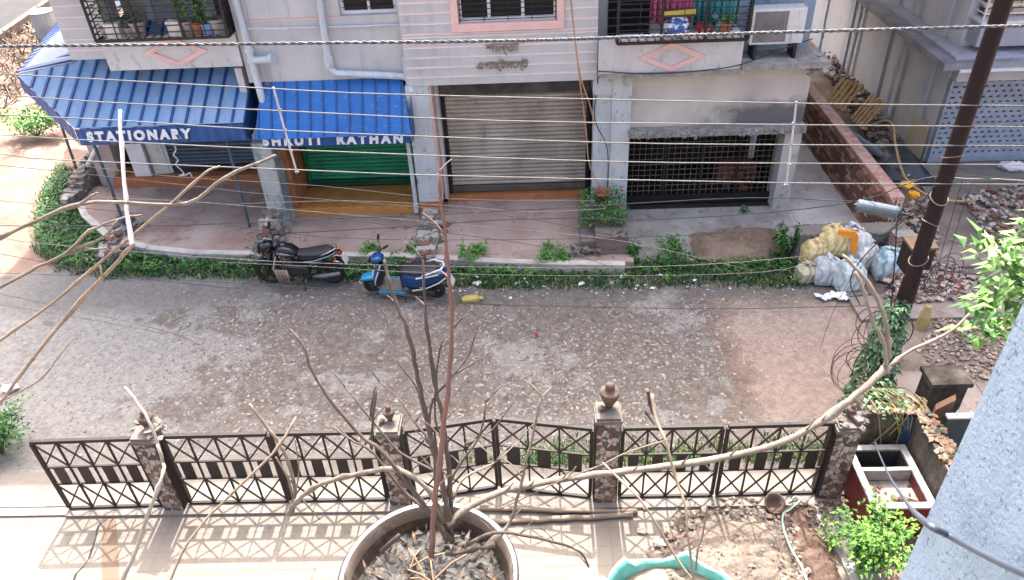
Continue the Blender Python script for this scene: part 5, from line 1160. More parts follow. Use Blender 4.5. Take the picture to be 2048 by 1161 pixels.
for s in (-1,1):
    m = MB(); m.tube([(-.46,s*.22,1.05),(-.5,s*.28,1.2),(-.5,s*.32,1.26)], .008, 5); m.lathe([(0,-.01),(.055,-.01),(.06,0),(.05,.012),(0,.014)], (-.5,s*.35,1.29), 12, Matrix.Rotation(pi/2,3,'Y') ); m.build('mirror', M['black'], hb)
m = MB(); m.tube([(-.36,-.1,.85),(-.4,-.3,.66),(-.34,-.33,.42),(-.2,-.3,.3),(-.18,-.12,.3)], .016, 7); m.tube([(-.36,.1,.85),(-.4,.3,.66),(-.34,.33,.42),(-.2,.3,.3),(-.18,.12,.3)], .016, 7); lg = m.build('leg_guard', M['tan_guard'], mc, smooth=True)
for k in range(4): m = MB(); m.tube([(-.36+k*.065,-.29-.005*k,.62),(-.33+k*.065,-.335,.36+.02*k)], [.035,.03], 7); m.build('guard_roll', M['tan_guard'], lg, smooth=True)
m = MB(); m.tube([(.05,-.1,.3),(.1,-.28,.05),(.12,-.3,.0)], .014, 6); m.build('side_stand', M['black'], mc)
for s in (-1,1): m = MB(); m.tube([(.12,s*.1,.33),(.12,s*.27,.32)], .02, 6); m.build('footrest', M['tyre'], mc)
for (x,z) in ((-.6,.95),(.85,.78)):
    for s in (-1,1): m = MB(); m.tube([(x,s*.1,z),(x,s*.18,z)], .01, 5); m.rock((x,s*.2,z), .03,.025,.022); m.build('indicator', pm('amber_lens_%d%d'%(s+1,x>0), (196,120,40), None, 3, .3, 0, 0), mc)
q = G(608,566); mc.location = (q.x, q.y+.05, -.02); mc.rotation_euler = (math.radians(9), 0, math.radians(-3))
# scooter
so = thing('scooter', 'blue scooter with black seat and white trim parked right of the motorcycle', 'scooter')
M['sc_blue'] = pm('scooter_blue', (10,56,108), (14,66,122), 2, .25, .1, 0)
M['sc_cyan'] = pm('scooter_cyan', (34,130,168), (40,142,180), 2, .25, .15, 0)
M['trim'] = pm('white_trim', (206,208,208), None, 2, .4, 0, 0)
wheel(so, -.66, 0, .22, .1, 0, 6); wheel(so, .58, 0, .22, .11, 0, 6)
m = MB(); m.tube([(-.66,-.07,.22),(-.6,-.07,.42),(-.48,0,.55),(-.4,0,.92)], .025, 7); m.tube([(-.66,.07,.22),(-.6,.07,.42),(-.48,0,.55)], .025, 7); m.build('fork', M['engine'], so)
m = MB(); loft(m, [(-.92,0,.36,.04,.03),(-.86,0,.43,.09,.05),(-.7,0,.49,.12,.055),(-.55,0,.5,.11,.05),(-.46,0,.5,.08,.04)]); m.build('front_fender', M['sc_cyan'], so, smooth=True)
m = MB(); m.tube([(-.93,-.03,.34),(-.9,-.03,.28)], .02, 6); m.tube([(-.93,.03,.34),(-.9,.03,.28)], .02, 6); m.build('fender_tip', M['trim'], so)
m = MB(); b = [(-.62,0,.36,.12),(-.58,0,.5,.19),(-.52,0,.66,.21),(-.46,0,.8,.17),(-.42,0,.9,.1)]
for i in range(len(b)-1):
    (xa,_,za,wa),(xb,_,zb_,wb) = b[i], b[i+1]
    for s in (-1,1): m.add([(xa-.06,0,za),(xa+.05,s*wa,za),(xb+.05,s*wb,zb_),(xb-.06,0,zb_)], [(0,1,2,3)] if s < 0 else [(3,2,1,0)])
    m.add([(xa+.07,-wa,za),(xa+.07,wa,za),(xb+.07,wb,zb_),(xb+.07,-wb,zb_)], [(0,1,2,3)])
    for s in (-1,1): m.add([(xa+.05,s*wa,za),(xa+.07,s*wa,za),(xb+.07,s*wb,zb_),(xb+.05,s*wb,zb_)], [(0,1,2,3)])
ap = m.build('front_apron', M['sc_blue'], so)
m = MB()
for s in (-1,1):
    m.tube([(-.57,s*.125,.36),(-.53,s*.195,.5),(-.47,s*.215,.66),(-.41,s*.175,.8),(-.38,s*.1,.9)], .014, 6)
    m.tube([(-.63,s*.05,.5),(-.58,s*.11,.6),(-.56,s*.05,.7)], .02, 6)
m.build('apron_trim', M['trim'], ap)
m = MB(); m.bx(-.5,-.42,-.15,.15,.4,.72); m.build('glove_panel', M['seat'], ap, bevel=.02)
m = MB(); loft(m, [(-.58,0,.96,.05,.05),(-.52,0,.98,.13,.08),(-.42,0,1.0,.15,.07),(-.33,0,1.01,.08,.04)]); hd = m.build('headset', M['sc_blue'], so, smooth=True)
m = MB(); m.lathe([(0,.02),(.06,.015),(.075,0)], (-.575,0,.96), 14, Matrix.Rotation(-pi/2-.3,3,'Y'), False); m.build('headlamp', M['plate_white'], hd)
m = MB(); m.tube([(-.36,-.33,1.0),(-.44,-.16,1.03),(-.44,.16,1.03),(-.36,.33,1.0)], .016, 7); m.tube([(-.33,-.36,.99),(-.38,-.26,1.01)], .022, 7); m.tube([(-.33,.36,.99),(-.38,.26,1.01)], .022, 7); m.build('handlebar', M['black'], hd)
for s in (-1,1): m = MB(); m.tube([(-.42,s*.2,1.03),(-.46,s*.3,1.2)], .008, 5); m.lathe([(0,-.01),(.06,-.01),(.06,.01),(0,.014)], (-.46,s*.32,1.25), 12, Matrix.Rotation(pi/2,3,'Y')); m.build('mirror', M['black'], hd)
m = MB(); m.bx(-.5,-.02,-.17,.17,.25,.3); fb = m.build('floorboard', pm('grey_floorboard', (92,90,88), (120,116,112), 5, .8, 0, .3), so, bevel=.012)
m = MB()
for s in (-1,1): m.bx(-.5,.05,s*.2-.018,s*.2+.018,.22,.29)
m.build('floor_trim', M['sc_cyan'], fb, bevel=.006)
m = MB(); loft(m, [(-.04,0,.46,.1,.16),(.06,0,.5,.16,.2),(.25,0,.54,.2,.2),(.5,0,.6,.2,.17),(.75,0,.66,.15,.12),(.88,0,.69,.08,.07)], 16, 3); bd_ = m.build('body_shell', M['sc_blue'], so, smooth=True)
m = MB()
for s in (-1,1): m.tube([(.2,s*.2,.34),(.5,s*.205,.44),(.74,s*.16,.55),(.88,s*.09,.64)], .014, 6); m.tube([(.32,s*.195,.68),(.55,s*.19,.735),(.76,s*.135,.765)], .016, 6)
m.build('body_trim', M['trim'], bd_)
m = MB(); m.bx(-.045,.0,-.11,.11,.3,.62); m.build('front_cover', M['seat'], bd_, bevel=.02)
m = MB(); loft(m, [(-.06,0,.72,.08,.03),(.05,0,.74,.14,.05),(.25,0,.745,.17,.055),(.45,0,.77,.18,.06),(.62,0,.8,.16,.055),(.74,0,.82,.1,.035)], 14, 3); m.build('seat', M['seat'], so, smooth=True)
m = MB(); m.tube([(.45,-.2,.76),(.62,-.19,.84),(.82,-.1,.88),(.86,0,.885),(.82,.1,.88),(.62,.19,.84),(.45,.2,.76)], .02, 8); m.build('grab_rail', M['trim'], so, smooth=True)
m = MB(); loft(m, [(.84,0,.68,.1,.05),(.92,0,.67,.08,.045),(.95,0,.66,.05,.03)], 10); m.build('tail_lamp', M['red_lens'], so, smooth=True)
m = MB(); m.obx((.97,0,.5), (.03,0,-.08), (0,.09,0), (.004,0,.0015)); m.build('number_plate', M['plate_white'], so)
m = MB(); loft(m, [(.1,-.12,.26,.05,.07),(.4,-.14,.26,.06,.08),(.62,-.13,.24,.04,.06)], 10, 3); m.build('engine', M['engine'], so)
m = MB(); m.tube([(.3,.16,.24),(.55,.18,.28),(.9,.18,.36)], [.03,.05,.045], 9); m.build('exhaust', M['engine'], so, smooth=True)
m = MB(); m.tube([(.0,-.12,.22),(.02,-.26,.02)], .012, 6); m.build('side_stand', M['black'], so)
q = G(815,592); so.location = (q.x, q.y+.06, -.02); so.rotation_euler = (math.radians(10), 0, math.radians(-8))
# ------------------------------------------------------------------ steel pole, its box, cables and creeper
pole = thing('electric_pole', 'tall dark brown steel electric pole wrapped in creeper and cables at its foot', 'electric pole', (5.38, 9.0, 0))
M['pole'] = pm('brown_pole_paint', (30,15,16), (23,12,13), 2.4, .6, 0, .15, 30, (44,25,23), (1,1,.25), spec=.25)
m = MB(); m.tube([(5.38,9,-.1),(5.38,9,2.4),(5.38,9,2.42),(5.38,9,7.4),(5.38,9,9.5)], [.125,.12,.105,.095,.09], 20); m.build('shaft', M['pole'], pole, smooth=True)
wirem = pm('galvanised_wire', (150,148,144), (120,118,116), 8, .5, .5, 0)
for z, w_ in ((4.35,.007),(3.75,.009),(3.35,.006),(2.75,.007),(2.0,.006),(1.6,.007)):
    m = MB(); pts = [(5.38+.118*math.cos(a), 9+.118*math.sin(a), z+.06*math.sin(a*1+z*5)) for a in [k*2*pi/16 for k in range(17)]]; m.tube(pts, w_, 5, False); m.build('binding_wire', pm('rust_wire_%d' % int(z*100), (120,92,86) if z > 4 else (130,122,114), None, 6, .7, .2, 0), pole)
bx_ = thing('junction_box', 'rusty brown junction box with a pale wooden lid strapped to the pole', 'junction box', (5.3, 9.5, 2.0))
m = MB(); m.bx(5.6,5.96,9.6,9.92,2.05,2.5); m.build('casing', pm('rusty_box', (42,28,27), (32,22,22), 4, .7, .2, .2), bx_)
m = MB(); m.bx(5.58,5.98,9.58,9.94,2.503,2.54); m.build('lid', pm('plywood_lid', (112,92,74), (92,76,62), 3, .8, 0, .1), bx_)
m = MB(); m.bx(5.61,5.95,9.585,9.598,2.08,2.13)
for (x,z) in ((5.66,2.4),(5.67,2.32)): m.lathe([(.02,0),(.02,.01),(0,.012)], (x,9.595,z), 8, Matrix.Rotation(pi/2,3,'X'))
m.build('label_strip', M['white'], bx_)
M['cable'] = pm('black_cable', (30,31,35), (44,44,48), 6, .55, 0, .05)
M['alu'] = pm('aluminium_conductor', (112,111,108), (94,93,90), 6, .6, .1, .05)
def wire(px, y, r, name, label, mat, group=None, sag=.0, n=5, k=3, cat='wire'):
    if isinstance(y, (int,float)): y = [y]*len(px)
    P = smooth_path([F(p[0],p[1],yy) for p, yy in zip(px,y)], k); m = MB(); m.tube(P, r, n)
    return tag(m.build(name, mat, smooth=True), label, cat, group)
gw = 'power lines over the road'
wire([(-300,132),(0,148),(547,178),(820,190),(1590,207),(2048,212),(2350,214)], 8.9, .0078, 'power_line', 'topmost bare line of the five joined by the white spacer rods', M['alu'], gw)
wire([(-300,176),(0,190),(210,205),(560,222),(1000,242),(1585,250),(2048,254),(2350,256)], 8.9, .0078, 'power_line', 'second bare line from the top on the white spacer rods', M['alu'], gw)
wire([(-300,214),(0,230),(250,242),(570,262),(1190,285),(1580,290),(2048,292),(2350,293)], 8.9, .0078, 'power_line', 'middle bare line of the five on the white spacer rods', M['alu'], gw)
wire([(-300,254),(0,270),(160,280),(580,300),(1200,323),(1575,327),(2048,330),(2350,331)], 8.9, .0078, 'power_line', 'fourth bare line from the top on the white spacer rods', M['alu'], gw)
wire([(-300,288),(0,308),(115,320),(590,340),(900,352),(1560,366),(1850,368),(2350,371)], 8.9, .0078, 'power_line', 'lowest bare line held by the white spacer rods', M['alu'], gw)
for pts, lab in ([(547,176),(570,262),(594,346)], 'white spacer rod clipping the power lines over the bright blue awning'), ([(1593,205),(1583,288),(1572,372)], 'white spacer rod clipping the power lines beside the garage column'):
    t = thing('spacer_rod', lab, 'spacer', F(*pts[1], 8.88), 'spacer rods'); m = MB(); m.tube([F(*p,8.87) for p in pts], .014, 8); m.build('rod', pm('grimy_rod', (186,188,188), (152,154,154), 9, .7, 0, .2), t)
    m = MB()
    for q in range(5):
        c = F(pts[0][0]+(pts[2][0]-pts[0][0])*(q+.03)/4.06, pts[0][1]+(pts[2][1]-pts[0][1])*(q+.03)/4.06, 8.87); m.rock(c, .024,.024,.024)
    m.build('clip', pm('grimy_clip', (130,132,132), None, 9, .7, 0, 0), t)
# thick twisted service cable across the top
P = smooth_path([F(px,py,7.4) for px,py in ((-300,98),(0,93),(500,88),(1000,82),(1250,75),(1600,64),(2048,52),(2350,44))], 18); m = MB(); Q = []; 
for i in range(len(P)-1):
    for j in range(4): Q.append(P[i].lerp(P[i+1], j/4))
ta = thing('twisted_cable', 'thick twisted black and grey service cable crossing in front of the balconies', 'cable', P[len(P)//2])
for k, mt in ((0,pm('dark_strand', (70,72,75), None, 6, .7, 0, 0)),(1,pm('grey_strand', (88,90,94), None, 6, .6, 0, 0))):
    m = MB(); m.tube([q+Vector((0,math.cos(i*1.3+k*pi)*.008,math.sin(i*1.3+k*pi)*.008)) for i,q in enumerate(Q)], .011, 5); m.build('strand', mt, ta, smooth=True)
gd = 'thin service wires'
lt_ = pm('weathered_wire', (130,126,118), None, 6, .6, .1, 0)
for px, y, r, mat, lab in (
    ([(-200,318),(0,331),(380,372),(560,392),(1000,430),(1220,470)], 9.6, .005, M['cable'], 'thin dark wire sloping down across the red shop floor'),
    ([(-200,440),(0,476),(130,492),(560,524),(1100,536),(1400,530),(1620,512)], 9.9, .006, lt_, 'pale wire running along the top of the verge weeds'),
    ([(-200,470),(0,508),(250,553),(560,585),(900,607),(1400,618),(1740,612)], 9.6, .0055, M['cable'], 'dark wire passing in front of the parked two wheelers over the road'),
    ([(-100,452),(300,452),(480,446),(640,438),(860,430),(1190,412),(1500,396),(1720,404)], [10,10,10,10,10,10,10,9.4], .008, M['cable'], 'dark service wire rising from the shop step to the grey joint sleeve'),
    ([(560,468),(840,452),(1000,440),(1190,437),(1300,440),(1540,425),(1720,402),(1830,362),(1885,352)], [10,10,10,10,10,10,9.4,9.1,9.0], .008, M['cable'], 'black wire climbing to the pole past the garage gate foot'),
    ([(200,395),(400,405),(640,425),(980,455),(1240,482),(1500,540)], 10.2, .005, lt_, 'pale thin wire sagging over the ochre step'),
    ([(440,525),(620,533),(900,548),(1250,552),(1520,545),(1640,522)], 10.2, .005, lt_, 'pale thin wire just above the verge grass edge'),
    ([(-50,545),(180,553),(560,571),(820,592),(1000,612)], 9.2, .0045, M['cable'], 'short dark wire above the left road below the verge'),
    ([(-100,565),(0,588),(320,660),(400,690)], 7.4, .004, M['cable'], 'fine dark wire over the left part of the road'),
    ([(2300,395),(2048,362),(1930,358),(1885,352)], [9,9,9,9], .009, lt_, 'pale twisted wire leaving the pole to the right'),
    ([(1870,540),(1960,550),(2040,562),(2200,590)], [9,8.6,8.3,8], .01, M['cable'], 'black cable leaving the pole towards the leafy tree'),
    ([(1885,352),(1830,420),(1740,500),(1700,560),(1720,610)], [9,9.05,9.1,9.2,9.2], .009, M['cable'], 'black cable hanging from the pole towards the sacks'),
    ([(1812,410),(1795,440),(1790,520),(1780,640)], [9.1,9.15,9.2,9.2], .01, M['cable'], 'black cable dropping from the joint sleeve past the junction box'),
    ([(1925,360),(1905,430),(1885,500),(1870,560)], [8.9]*4, .005, M['cable'], 'thin dark wire running down close along the right of the pole'),
    ([(1945,365),(1922,430),(1905,490),(1890,540)], [8.8]*4, .005, M['cable'], 'thin dark wire hanging a little away from the right of the pole'),
    ([(570,745),(650,738),(740,730),(790,728)], 7.6, .0045, M['twig_dark'] if 'twig_dark' in M else M['cable'], 'short dark stick like wire over the middle of the road'),
    ([(-100,395),(0,402),(300,430),(640,474),(1000,480),(1400,470),(1620,450)], 10.4, .0045, M['cable'], 'fine dark wire crossing the shop floor from the far left to the low wall'),
    ([(-100,300),(60,318),(330,352),(640,372),(900,398),(1190,402)], 10.8, .004, lt_, 'fine pale wire across the orange step and ochre step'),
    ([(-100,600),(0,610),(180,640),(330,668)], 8.2, .004, M['cable'], 'fine dark wire above the grey road at the far left'),
    ([(250,388),(520,418),(860,462),(1100,497),(1260,548)], 10.3, .004, M['cable'], 'fine dark wire sagging diagonally to the brick stub'),
    ([(480,408),(700,402),(900,412),(1060,424),(1210,418)], 10.6, .0045, lt_, 'fine pale wire just over the front of the ochre step'),
    ([(1880,352),(1940,352),(2060,372),(2300,420)], 9, .006, M['cable'], 'dark wire leaving the pole to the right below the pale one'),
    ([(1895,480),(1960,500),(2060,510),(2300,530)], [8.95,8.7,8.4,8.0], .005, M['cable'], 'thin dark wire leaving the pole to the right above the rubble'),
    ([(1640,700),(1660,640),(1700,560),(1760,500),(1815,440)], [9.2]*5, .004, M['cable'], 'thin dark wire slanting over the sand to the joint sleeve'),
    ([(1700,450),(1760,470),(1800,440),(1812,415)], 9.2, .006, M['cable'], 'thin dark wire looped under the grey joint sleeve'),
    ): wire(px, y, r, 'service_wire', lab, mat, gd)
for px, lab in ([(1136,-40),(1150,80),(1163,190),(1172,260),(1180,335),(1212,390)], 'orange wire strand hanging beside the brown shutter, reaching lower'), ([(1138,-40),(1148,60),(1160,150),(1178,205),(1190,250)], 'orange wire strand bending right to the middle column'):
    wire(px, 14.2, .014, 'orange_wire', lab, pm('orange_wire', (176,136,104), None, 5, .7, 0, 0), 'orange wires')
_wy = lambda px, py: 1.15/(ray(px,py).x/ray(px,py).y)
wire([(1735,790),(1742,840),(1752,890),(1775,945),(1810,1000),(1845,1040),(1900,1072),(1980,1115),(2060,1152),(2200,1215)], [8.9,8.2,7.2,5.4,3.0,1.46]+[_wy(*p) for p in ((1900,1072),(1980,1115),(2060,1152),(2200,1215))], .011, 'supply_cable', 'grey blue supply cable running from the pole foot to the near house wall', pm('slate_cable', (62,70,84), (50,58,72), 5, .5, 0, 0), cat='cable', k=6)
# cable joint sleeve
js = thing('joint_sleeve', 'grey cylindrical cable joint sleeve hanging left of the pole', 'cable joint', F(1758,418,9.3))
a, b = F(1715,411,9.35), F(1800,427,9.2); d = (b-a); m = MB()
m.tube([a-d*.03,a,a+d*.02,a+d*.3,a+d*.31,a+d*.34,a+d*.35,a+d*.86,a+d*.87,a+d*.92,b], [.05,.085,.09,.09,.096,.096,.09,.09,.096,.09,.05], 16); m.build('sleeve', pm('slate_plastic', (84,98,108), (70,84,94), 3, .45, 0, .1), js, smooth=False)
m = MB(); m.tube([b,b+d*.1,b+d*.22], [.03,.022,.015], 8); m.tube([a,a-d*.08], [.03,.02], 8); m.build('cable_end', M['cable'], js)
# cable coils tangled round the pole foot
rc = random.Random(5)
for (cx, cy, cz, rr, n_, lab, mt) in ((5.05,8.85,1.55,.34,5,'black cable coil hanging low on the left of the pole',M['cable']),(5.62,8.85,2.5,.22,5,'black cable coil hanging on the right of the pole',M['cable']),(4.75,8.7,.95,.32,4,'rusty brown loops of wire left of the creeper',pm('rusty_loop', (84,62,54), None, 5, .8, 0, 0)),(5.15,8.8,1.1,.38,5,'loose black cable loops above the creeper',M['cable'])):
    m = MB()
    for k in range(n_):
        r1 = rr*rc.uniform(.7,1.15); t1 = rc.uniform(-.5,.5); ox, oz = rc.uniform(-.12,.12), rc.uniform(-.15,.15); e_ = rc.uniform(.9,1.6)
        pts = [(cx+ox+r1*math.cos(a_)*math.cos(t1), cy+r1*math.cos(a_)*math.sin(t1)+rc.uniform(-.01,.01), cz+oz+e_*r1*math.sin(a_)) for a_ in [q*2*pi/22 for q in range(23)]]; m.tube(pts, rc.uniform(.004,.007), 5, False)
    tag(m.build('cable_coil', mt, smooth=True), lab, 'cable coil', 'cable coils')
# creeper up the pole
cr = thing('creeper', 'green leafy creeper climbing the foot of the steel pole', 'climbing plant', (5.3, 8.8, 0)); m = MB()
for k in range(950):
    z = rc.uniform(.12,1.0)**1 * 2.1; w_ = .3*(1-z/2.6)+.1; a_ = rc.uniform(0,2*pi); x = 5.2 + w_*math.cos(a_)*rc.uniform(.5,1) - (2.3-z)*.06; y = 8.85 + w_*.8*math.sin(a_)*rc.uniform(.5,1) - (2.3-z)*.1; m.cur = rc.choice((0,1,1,2)); m.leaf((x,y,z), (math.cos(a_),-.5+math.sin(a_)*.5,rc.uniform(-.6,.4)), rc.uniform(.05,.11), rc.uniform(.045,.075), .3)
for k in range(90):
    x = rc.uniform(4.5,5.1); m.cur = rc.choice((0,1,2)); m.leaf((x,7.75+rc.uniform(-.25,.3),1.15+rc.uniform(-.05,.22)-max(0,x-4.9)*.1), (rc.uniform(-1,1),rc.uniform(-1,1),rc.uniform(-.2,.6)), rc.uniform(.05,.11), rc.uniform(.04,.07), .3)
m.build('leaves', [GR[0],leafmat('creeper_leaf', (72,104,76), (96,132,94)),leafmat('creeper_light', (104,138,96), (118,150,110))], cr)
m = MB()
for k in range(14):
    x = rc.uniform(4.9,5.35); m.tube(smooth_path([(x,8.9,rc.uniform(1.2,2)),(x-.1,8.5,.8),(x-.1+rc.uniform(-.2,.2),8.1,1.1),(x+rc.uniform(-.3,.3),7.6,1.15),(x+rc.uniform(-.3,.3),7.52,rc.uniform(.3,.8))]), .008, 4)
m.build('stems', pm('creeper_stem', (150,146,96), (124,112,76), 4, .8, 0, 0), cr)
m = MB(); q = G(1843,655); m.lathe([(.13,0),(.12,.28),(.06,.5),(0,.52)], (q.x,q.y,-.02), 4, Matrix.Rotation(.4,3,'Z')); tag(m.build('marker_stone', pm('yellow_marker', (176,156,100), (150,134,92), 4, .9, 0, .3)), 'small yellowish pointed marker stone right behind the pole', 'marker stone')
# ------------------------------------------------------------------ sacks by the low wall
def sack(c, sx, sy, sz, rz, tilt, mat, label, seed, straps=None):
    rn = random.Random(seed); t = thing('filled_sack', label, 'sack', (c[0],c[1],c[2]), 'filled sacks by the low wall')
    sx *= 1.06; sy *= 1.04; sz *= 1.06; m = MB(); nu, nv = 34, 24; Mt = Matrix.Rotation(rz,3,'Z') @ Matrix.Rotation(tilt,3,'X')
    for i in range(nv+1):
        ph = -pi/2+pi*i/nv
        for j in range(nu):
            th = 2*pi*j/nu; sp = lambda v,e: math.copysign(abs(v)**e,v)
            x = sx*sp(math.cos(ph),.26)*sp(math.cos(th),.42); y = sy*sp(math.cos(ph),.26)*sp(math.sin(th),.42); z = sz*sp(math.sin(ph),.5)
            tp_ = 1 - .28*max(0,z/sz)**2 if i > nv*.6 else 1
            p = Vector((x*tp_,y*tp_,z)); nn = mn.fractal(Vector((x*7+seed,y*7,z*5)),1,2,3); fold = abs(mn.noise((x*6+seed,y*6,z*11+seed)))+.6*abs(mn.noise((x*13,y*13+seed,z*9)))
            p *= 1.1+.07*nn-.15*fold; m.v.append(Vector(c)+Vector((0,0,sz))+Mt@p)
    for i in range(nv):
        for j in range(nu): m.f.append((i*nu+j,i*nu+(j+1)%nu,(i+1)*nu+(j+1)%nu,(i+1)*nu+j)); m.m.append(0)
    m.build('bag', mat, t, smooth=True)
    m = MB(); top = Vector(c)+Vector((0,0,sz))+Mt@Vector((0,0,sz*.9))
    for k in range(7):
        a_ = rn.uniform(0,2*pi); m.leaf(top, (math.cos(a_),math.sin(a_),rn.uniform(.4,1.2)), rn.uniform(.1,.2), .1, .2)
    m.build('tied_neck', mat, t)
def sackmat(n, a, b, c3):
    t = NT(n); w_ = t.node('ShaderNodeTexWave'); w_.inputs['Scale'].default_value = 2.2; w_.inputs['Distortion'].default_value = 9; w_.inputs['Detail'].default_value = 3; t.l.new(t.co, w_.inputs['Vector'])
    col = t.mix(t.ramp(w_.outputs['Fac'], [(.55,0.0),(.8,.7)]), t.ramp(t.noise(3,5,.6),[(.35,a),(.65,b)]), c3); t.base(col).rough(.75); t.bump(t.math('ADD', t.noise(9,5,.7), t.math('MULTIPLY', w_.outputs['Fac'], .6)), .9, .05); return t.mat
SW = sackmat('white_sack', (226,224,218), (208,206,202), (186,186,188)); SY = sackmat('yellow_sack', (230,212,158), (214,194,138), (190,164,108)); SC_ = sackmat('cream_sack', (192,186,158), (176,170,144), (148,142,120)); SG = sackmat('grey_sack', (196,200,202), (178,182,186), (154,160,166)); SN = sackmat('greenish_sack', (204,212,208), (186,196,194), (140,164,164)); ST = sackmat('teal_striped_sack', (200,210,212), (180,194,198), (64,146,154))
def gz(px,py,z=0): return tuple(G(px,py,z))
sack(gz(1612,560), .2,.16,.17, .3, .1, SC_, 'dirty cream sack lowest at the left end of the pile', 61)
sack(gz(1650,562), .24,.18,.24, -.1, -.15, SG, 'plain grey white sack at the front left of the pile', 62)
sack(gz(1692,574), .25,.2,.26, .15, -.15, SN, 'greenish white sack standing at the front middle of the pile', 63)
sack(gz(1620,535), .2,.18,.3, .2, .05, SY, 'dull yellow sack at the back left of the pile', 64)
sack(tuple(Vector(gz(1655,528))+Vector((0,0,.3))), .26,.2,.25, -.2, -.2, SY, 'large bright yellow sack on top of the pile', 65)
sack(tuple(Vector(gz(1700,530))+Vector((0,0,.22))), .25,.2,.27, .1, -.1, SW, 'white sack with rope folds behind the greenish sack', 66)
sack(gz(1722,535), .22,.2,.26, .4, 0, SW, 'lilac white sack at the right shoulder of the pile', 67)
sack(gz(1770,555), .25,.2,.3, -.1, -.1, ST, 'white and teal striped sack standing apart at the right of the pile', 68)
sack(tuple(Vector(gz(1690,522))+Vector((0,0,.62))), .13,.12,.1, .1, 0, SW, 'small knotted white bag on the very top of the pile', 69)
m = MB(); q = Vector(gz(1660,535))+Vector((0,-.1,.9)); m.prism([q+Vector(v) for v in ((-.05,.0,.02),(.28,-.02,.0),(.34,-.06,-.1),(.32,-.16,-.42),(.22,-.14,-.42),(.2,-.04,-.12),(-.05,-.03,-.06))], (0,.04,.02)); tag(m.build('orange_cloth', pm('orange_cloth', (214,140,36), (190,116,28), 4, .9, 0, .3)), 'orange cloth draped over the yellow sack', 'cloth')
m = MB(); a = Vector(gz(1645,595,.05)); b = Vector(gz(1748,586,.06)); m.bar(a.lerp(b,.35), b, .12, .03); tag(m.build('timber_plank', M['cap']), 'pale plank lying on the road in front of the sacks', 'plank')
m = MB()
for k in range(14): m.rock(a.lerp(b, R_.uniform(0,.45))+Vector((R_.uniform(-.08,.08),R_.uniform(-.08,.08),0)), .09,.06,.04)
tag(m.build('plaster_scraps', M['white']), 'heap of white plaster scraps in front of the grey sack', 'scraps', kind='stuff')
# ------------------------------------------------------------------ litter along the verge
def scrap(p, s, mat, name, label, cat, flat=.3, grp=None):
    m = MB(); q = G(*p, .02); m.rock(q, s, s*.7, s*flat); m.rock(q+Vector((s*.4,s*.1,.01)), s*.6, s*.5, s*flat); tag(m.build(name, mat), label, cat, grp)
scrap((1032,568), .07, pm('printed_pack', (196,204,214), (50,90,150), 9, .6, 0, 0, 20, (190,90,50)), 'crumpled_packet', 'crumpled blue white and orange packet at the verge', 'packet')
m = MB(); q = G(945,600,.03); m.tube([q+Vector((-.2,-.02,0)),q+Vector((-.12,0,.01)),q+Vector((.1,.03,.01)),q+Vector((.14,.03,.01)),q+Vector((.2,.04,.01))], [.06,.085,.085,.04,.04], 10); tag(m.build('plastic_bottle', pm('yellow_bottle', (176,160,84), (150,140,76), 5, .5, 0, .2)), 'dull yellow plastic bottle lying on the road right of the scooter', 'bottle')
scrap((20,778), .16, M['white'], 'plastic_bag', 'white plastic bag on the road at the left edge', 'bag', .5)
scrap((1072,670), .05, pm('red_scrap', (150,52,44), None, 4, .8, 0, 0), 'brick_chip', 'single red brick chip in the middle of the road', 'brick chip')
m = MB(); rl = random.Random(9)
for k in range(55):
    p = (rl.uniform(900,1600), 565+rl.gauss(6,9)) if k < 34 else (rl.uniform(920,1600), rl.uniform(525,565)); q = G(*p, .06 if p[1] < 566 else .0); s = rl.uniform(.01,.026)*(1.8 if rl.random() < .12 else 1); m.rock(q, s*1.3, s, s*.5, rl)
tag(m.build('paper_litter', M['white'], origin=(0,0,0)), 'small white scraps of paper and plastic scattered along the verge', 'litter', kind='stuff')
for p, s, lab in (((1245,552),.1,'white torn plastic piece in the grass below the brick stub'),((1163,568),.08,'white crumpled scrap at the road edge below the weed clump'),((1535,522),.1,'bluish white plastic wrapper beside the tall bush'),((955,567),.1,'pale flattened paper at the road edge right of the scooter')): scrap(p, s, M['white'], 'plastic_scrap', lab, 'litter')
# ------------------------------------------------------------------ metal tub planter with the bare shrub
tc = Vector((-.45,1.69,6.17)); tb = thing('metal_tub', 'large dull aluminium tub filled with wet grey soil', 'tub', tc)
m = MB(); m.lathe([(.0,0),(.25,0),(.28,.05),(.318,.2),(.326,.228),(.345,.236),(.348,.246),(.34,.252),(.326,.248)], tc, 56, None, False)
tm = NT('worn_aluminium'); c = tm.ramp(tm.noise(3.2,5,.6), [(.3,(78,78,80)),(.6,(108,110,113))]); sp = tm.node('ShaderNodeSeparateXYZ'); tm.l.new(tm.co, sp.inputs[0])
tm.base(c).rough(.42, .75); tm.bump(tm.noise(30,4,.6), .12, .004); m.build('bowl', tm.mat, tb, smooth=True)
m = MB(); m.lathe([(.325,.248),(.316,.232),(.311,.19)], tc, 56, None, False); m.build('inner_wall', pm('stained_inner_wall', (112,100,90), (86,74,66), 4, .6, .1, .2, 30, (140,130,122)), tb, smooth=True)
m = MB(); m.lathe([(.311,.19),(.303,.15),(.28,.09)], tc, 48, None, False); m.build('rust_band', pm('rust_stain', (60,44,36), (46,36,31), 4, .9, 0, .3, 30, (96,76,64)), tb, smooth=True)
m = MB(); NN = 44; m.v = []
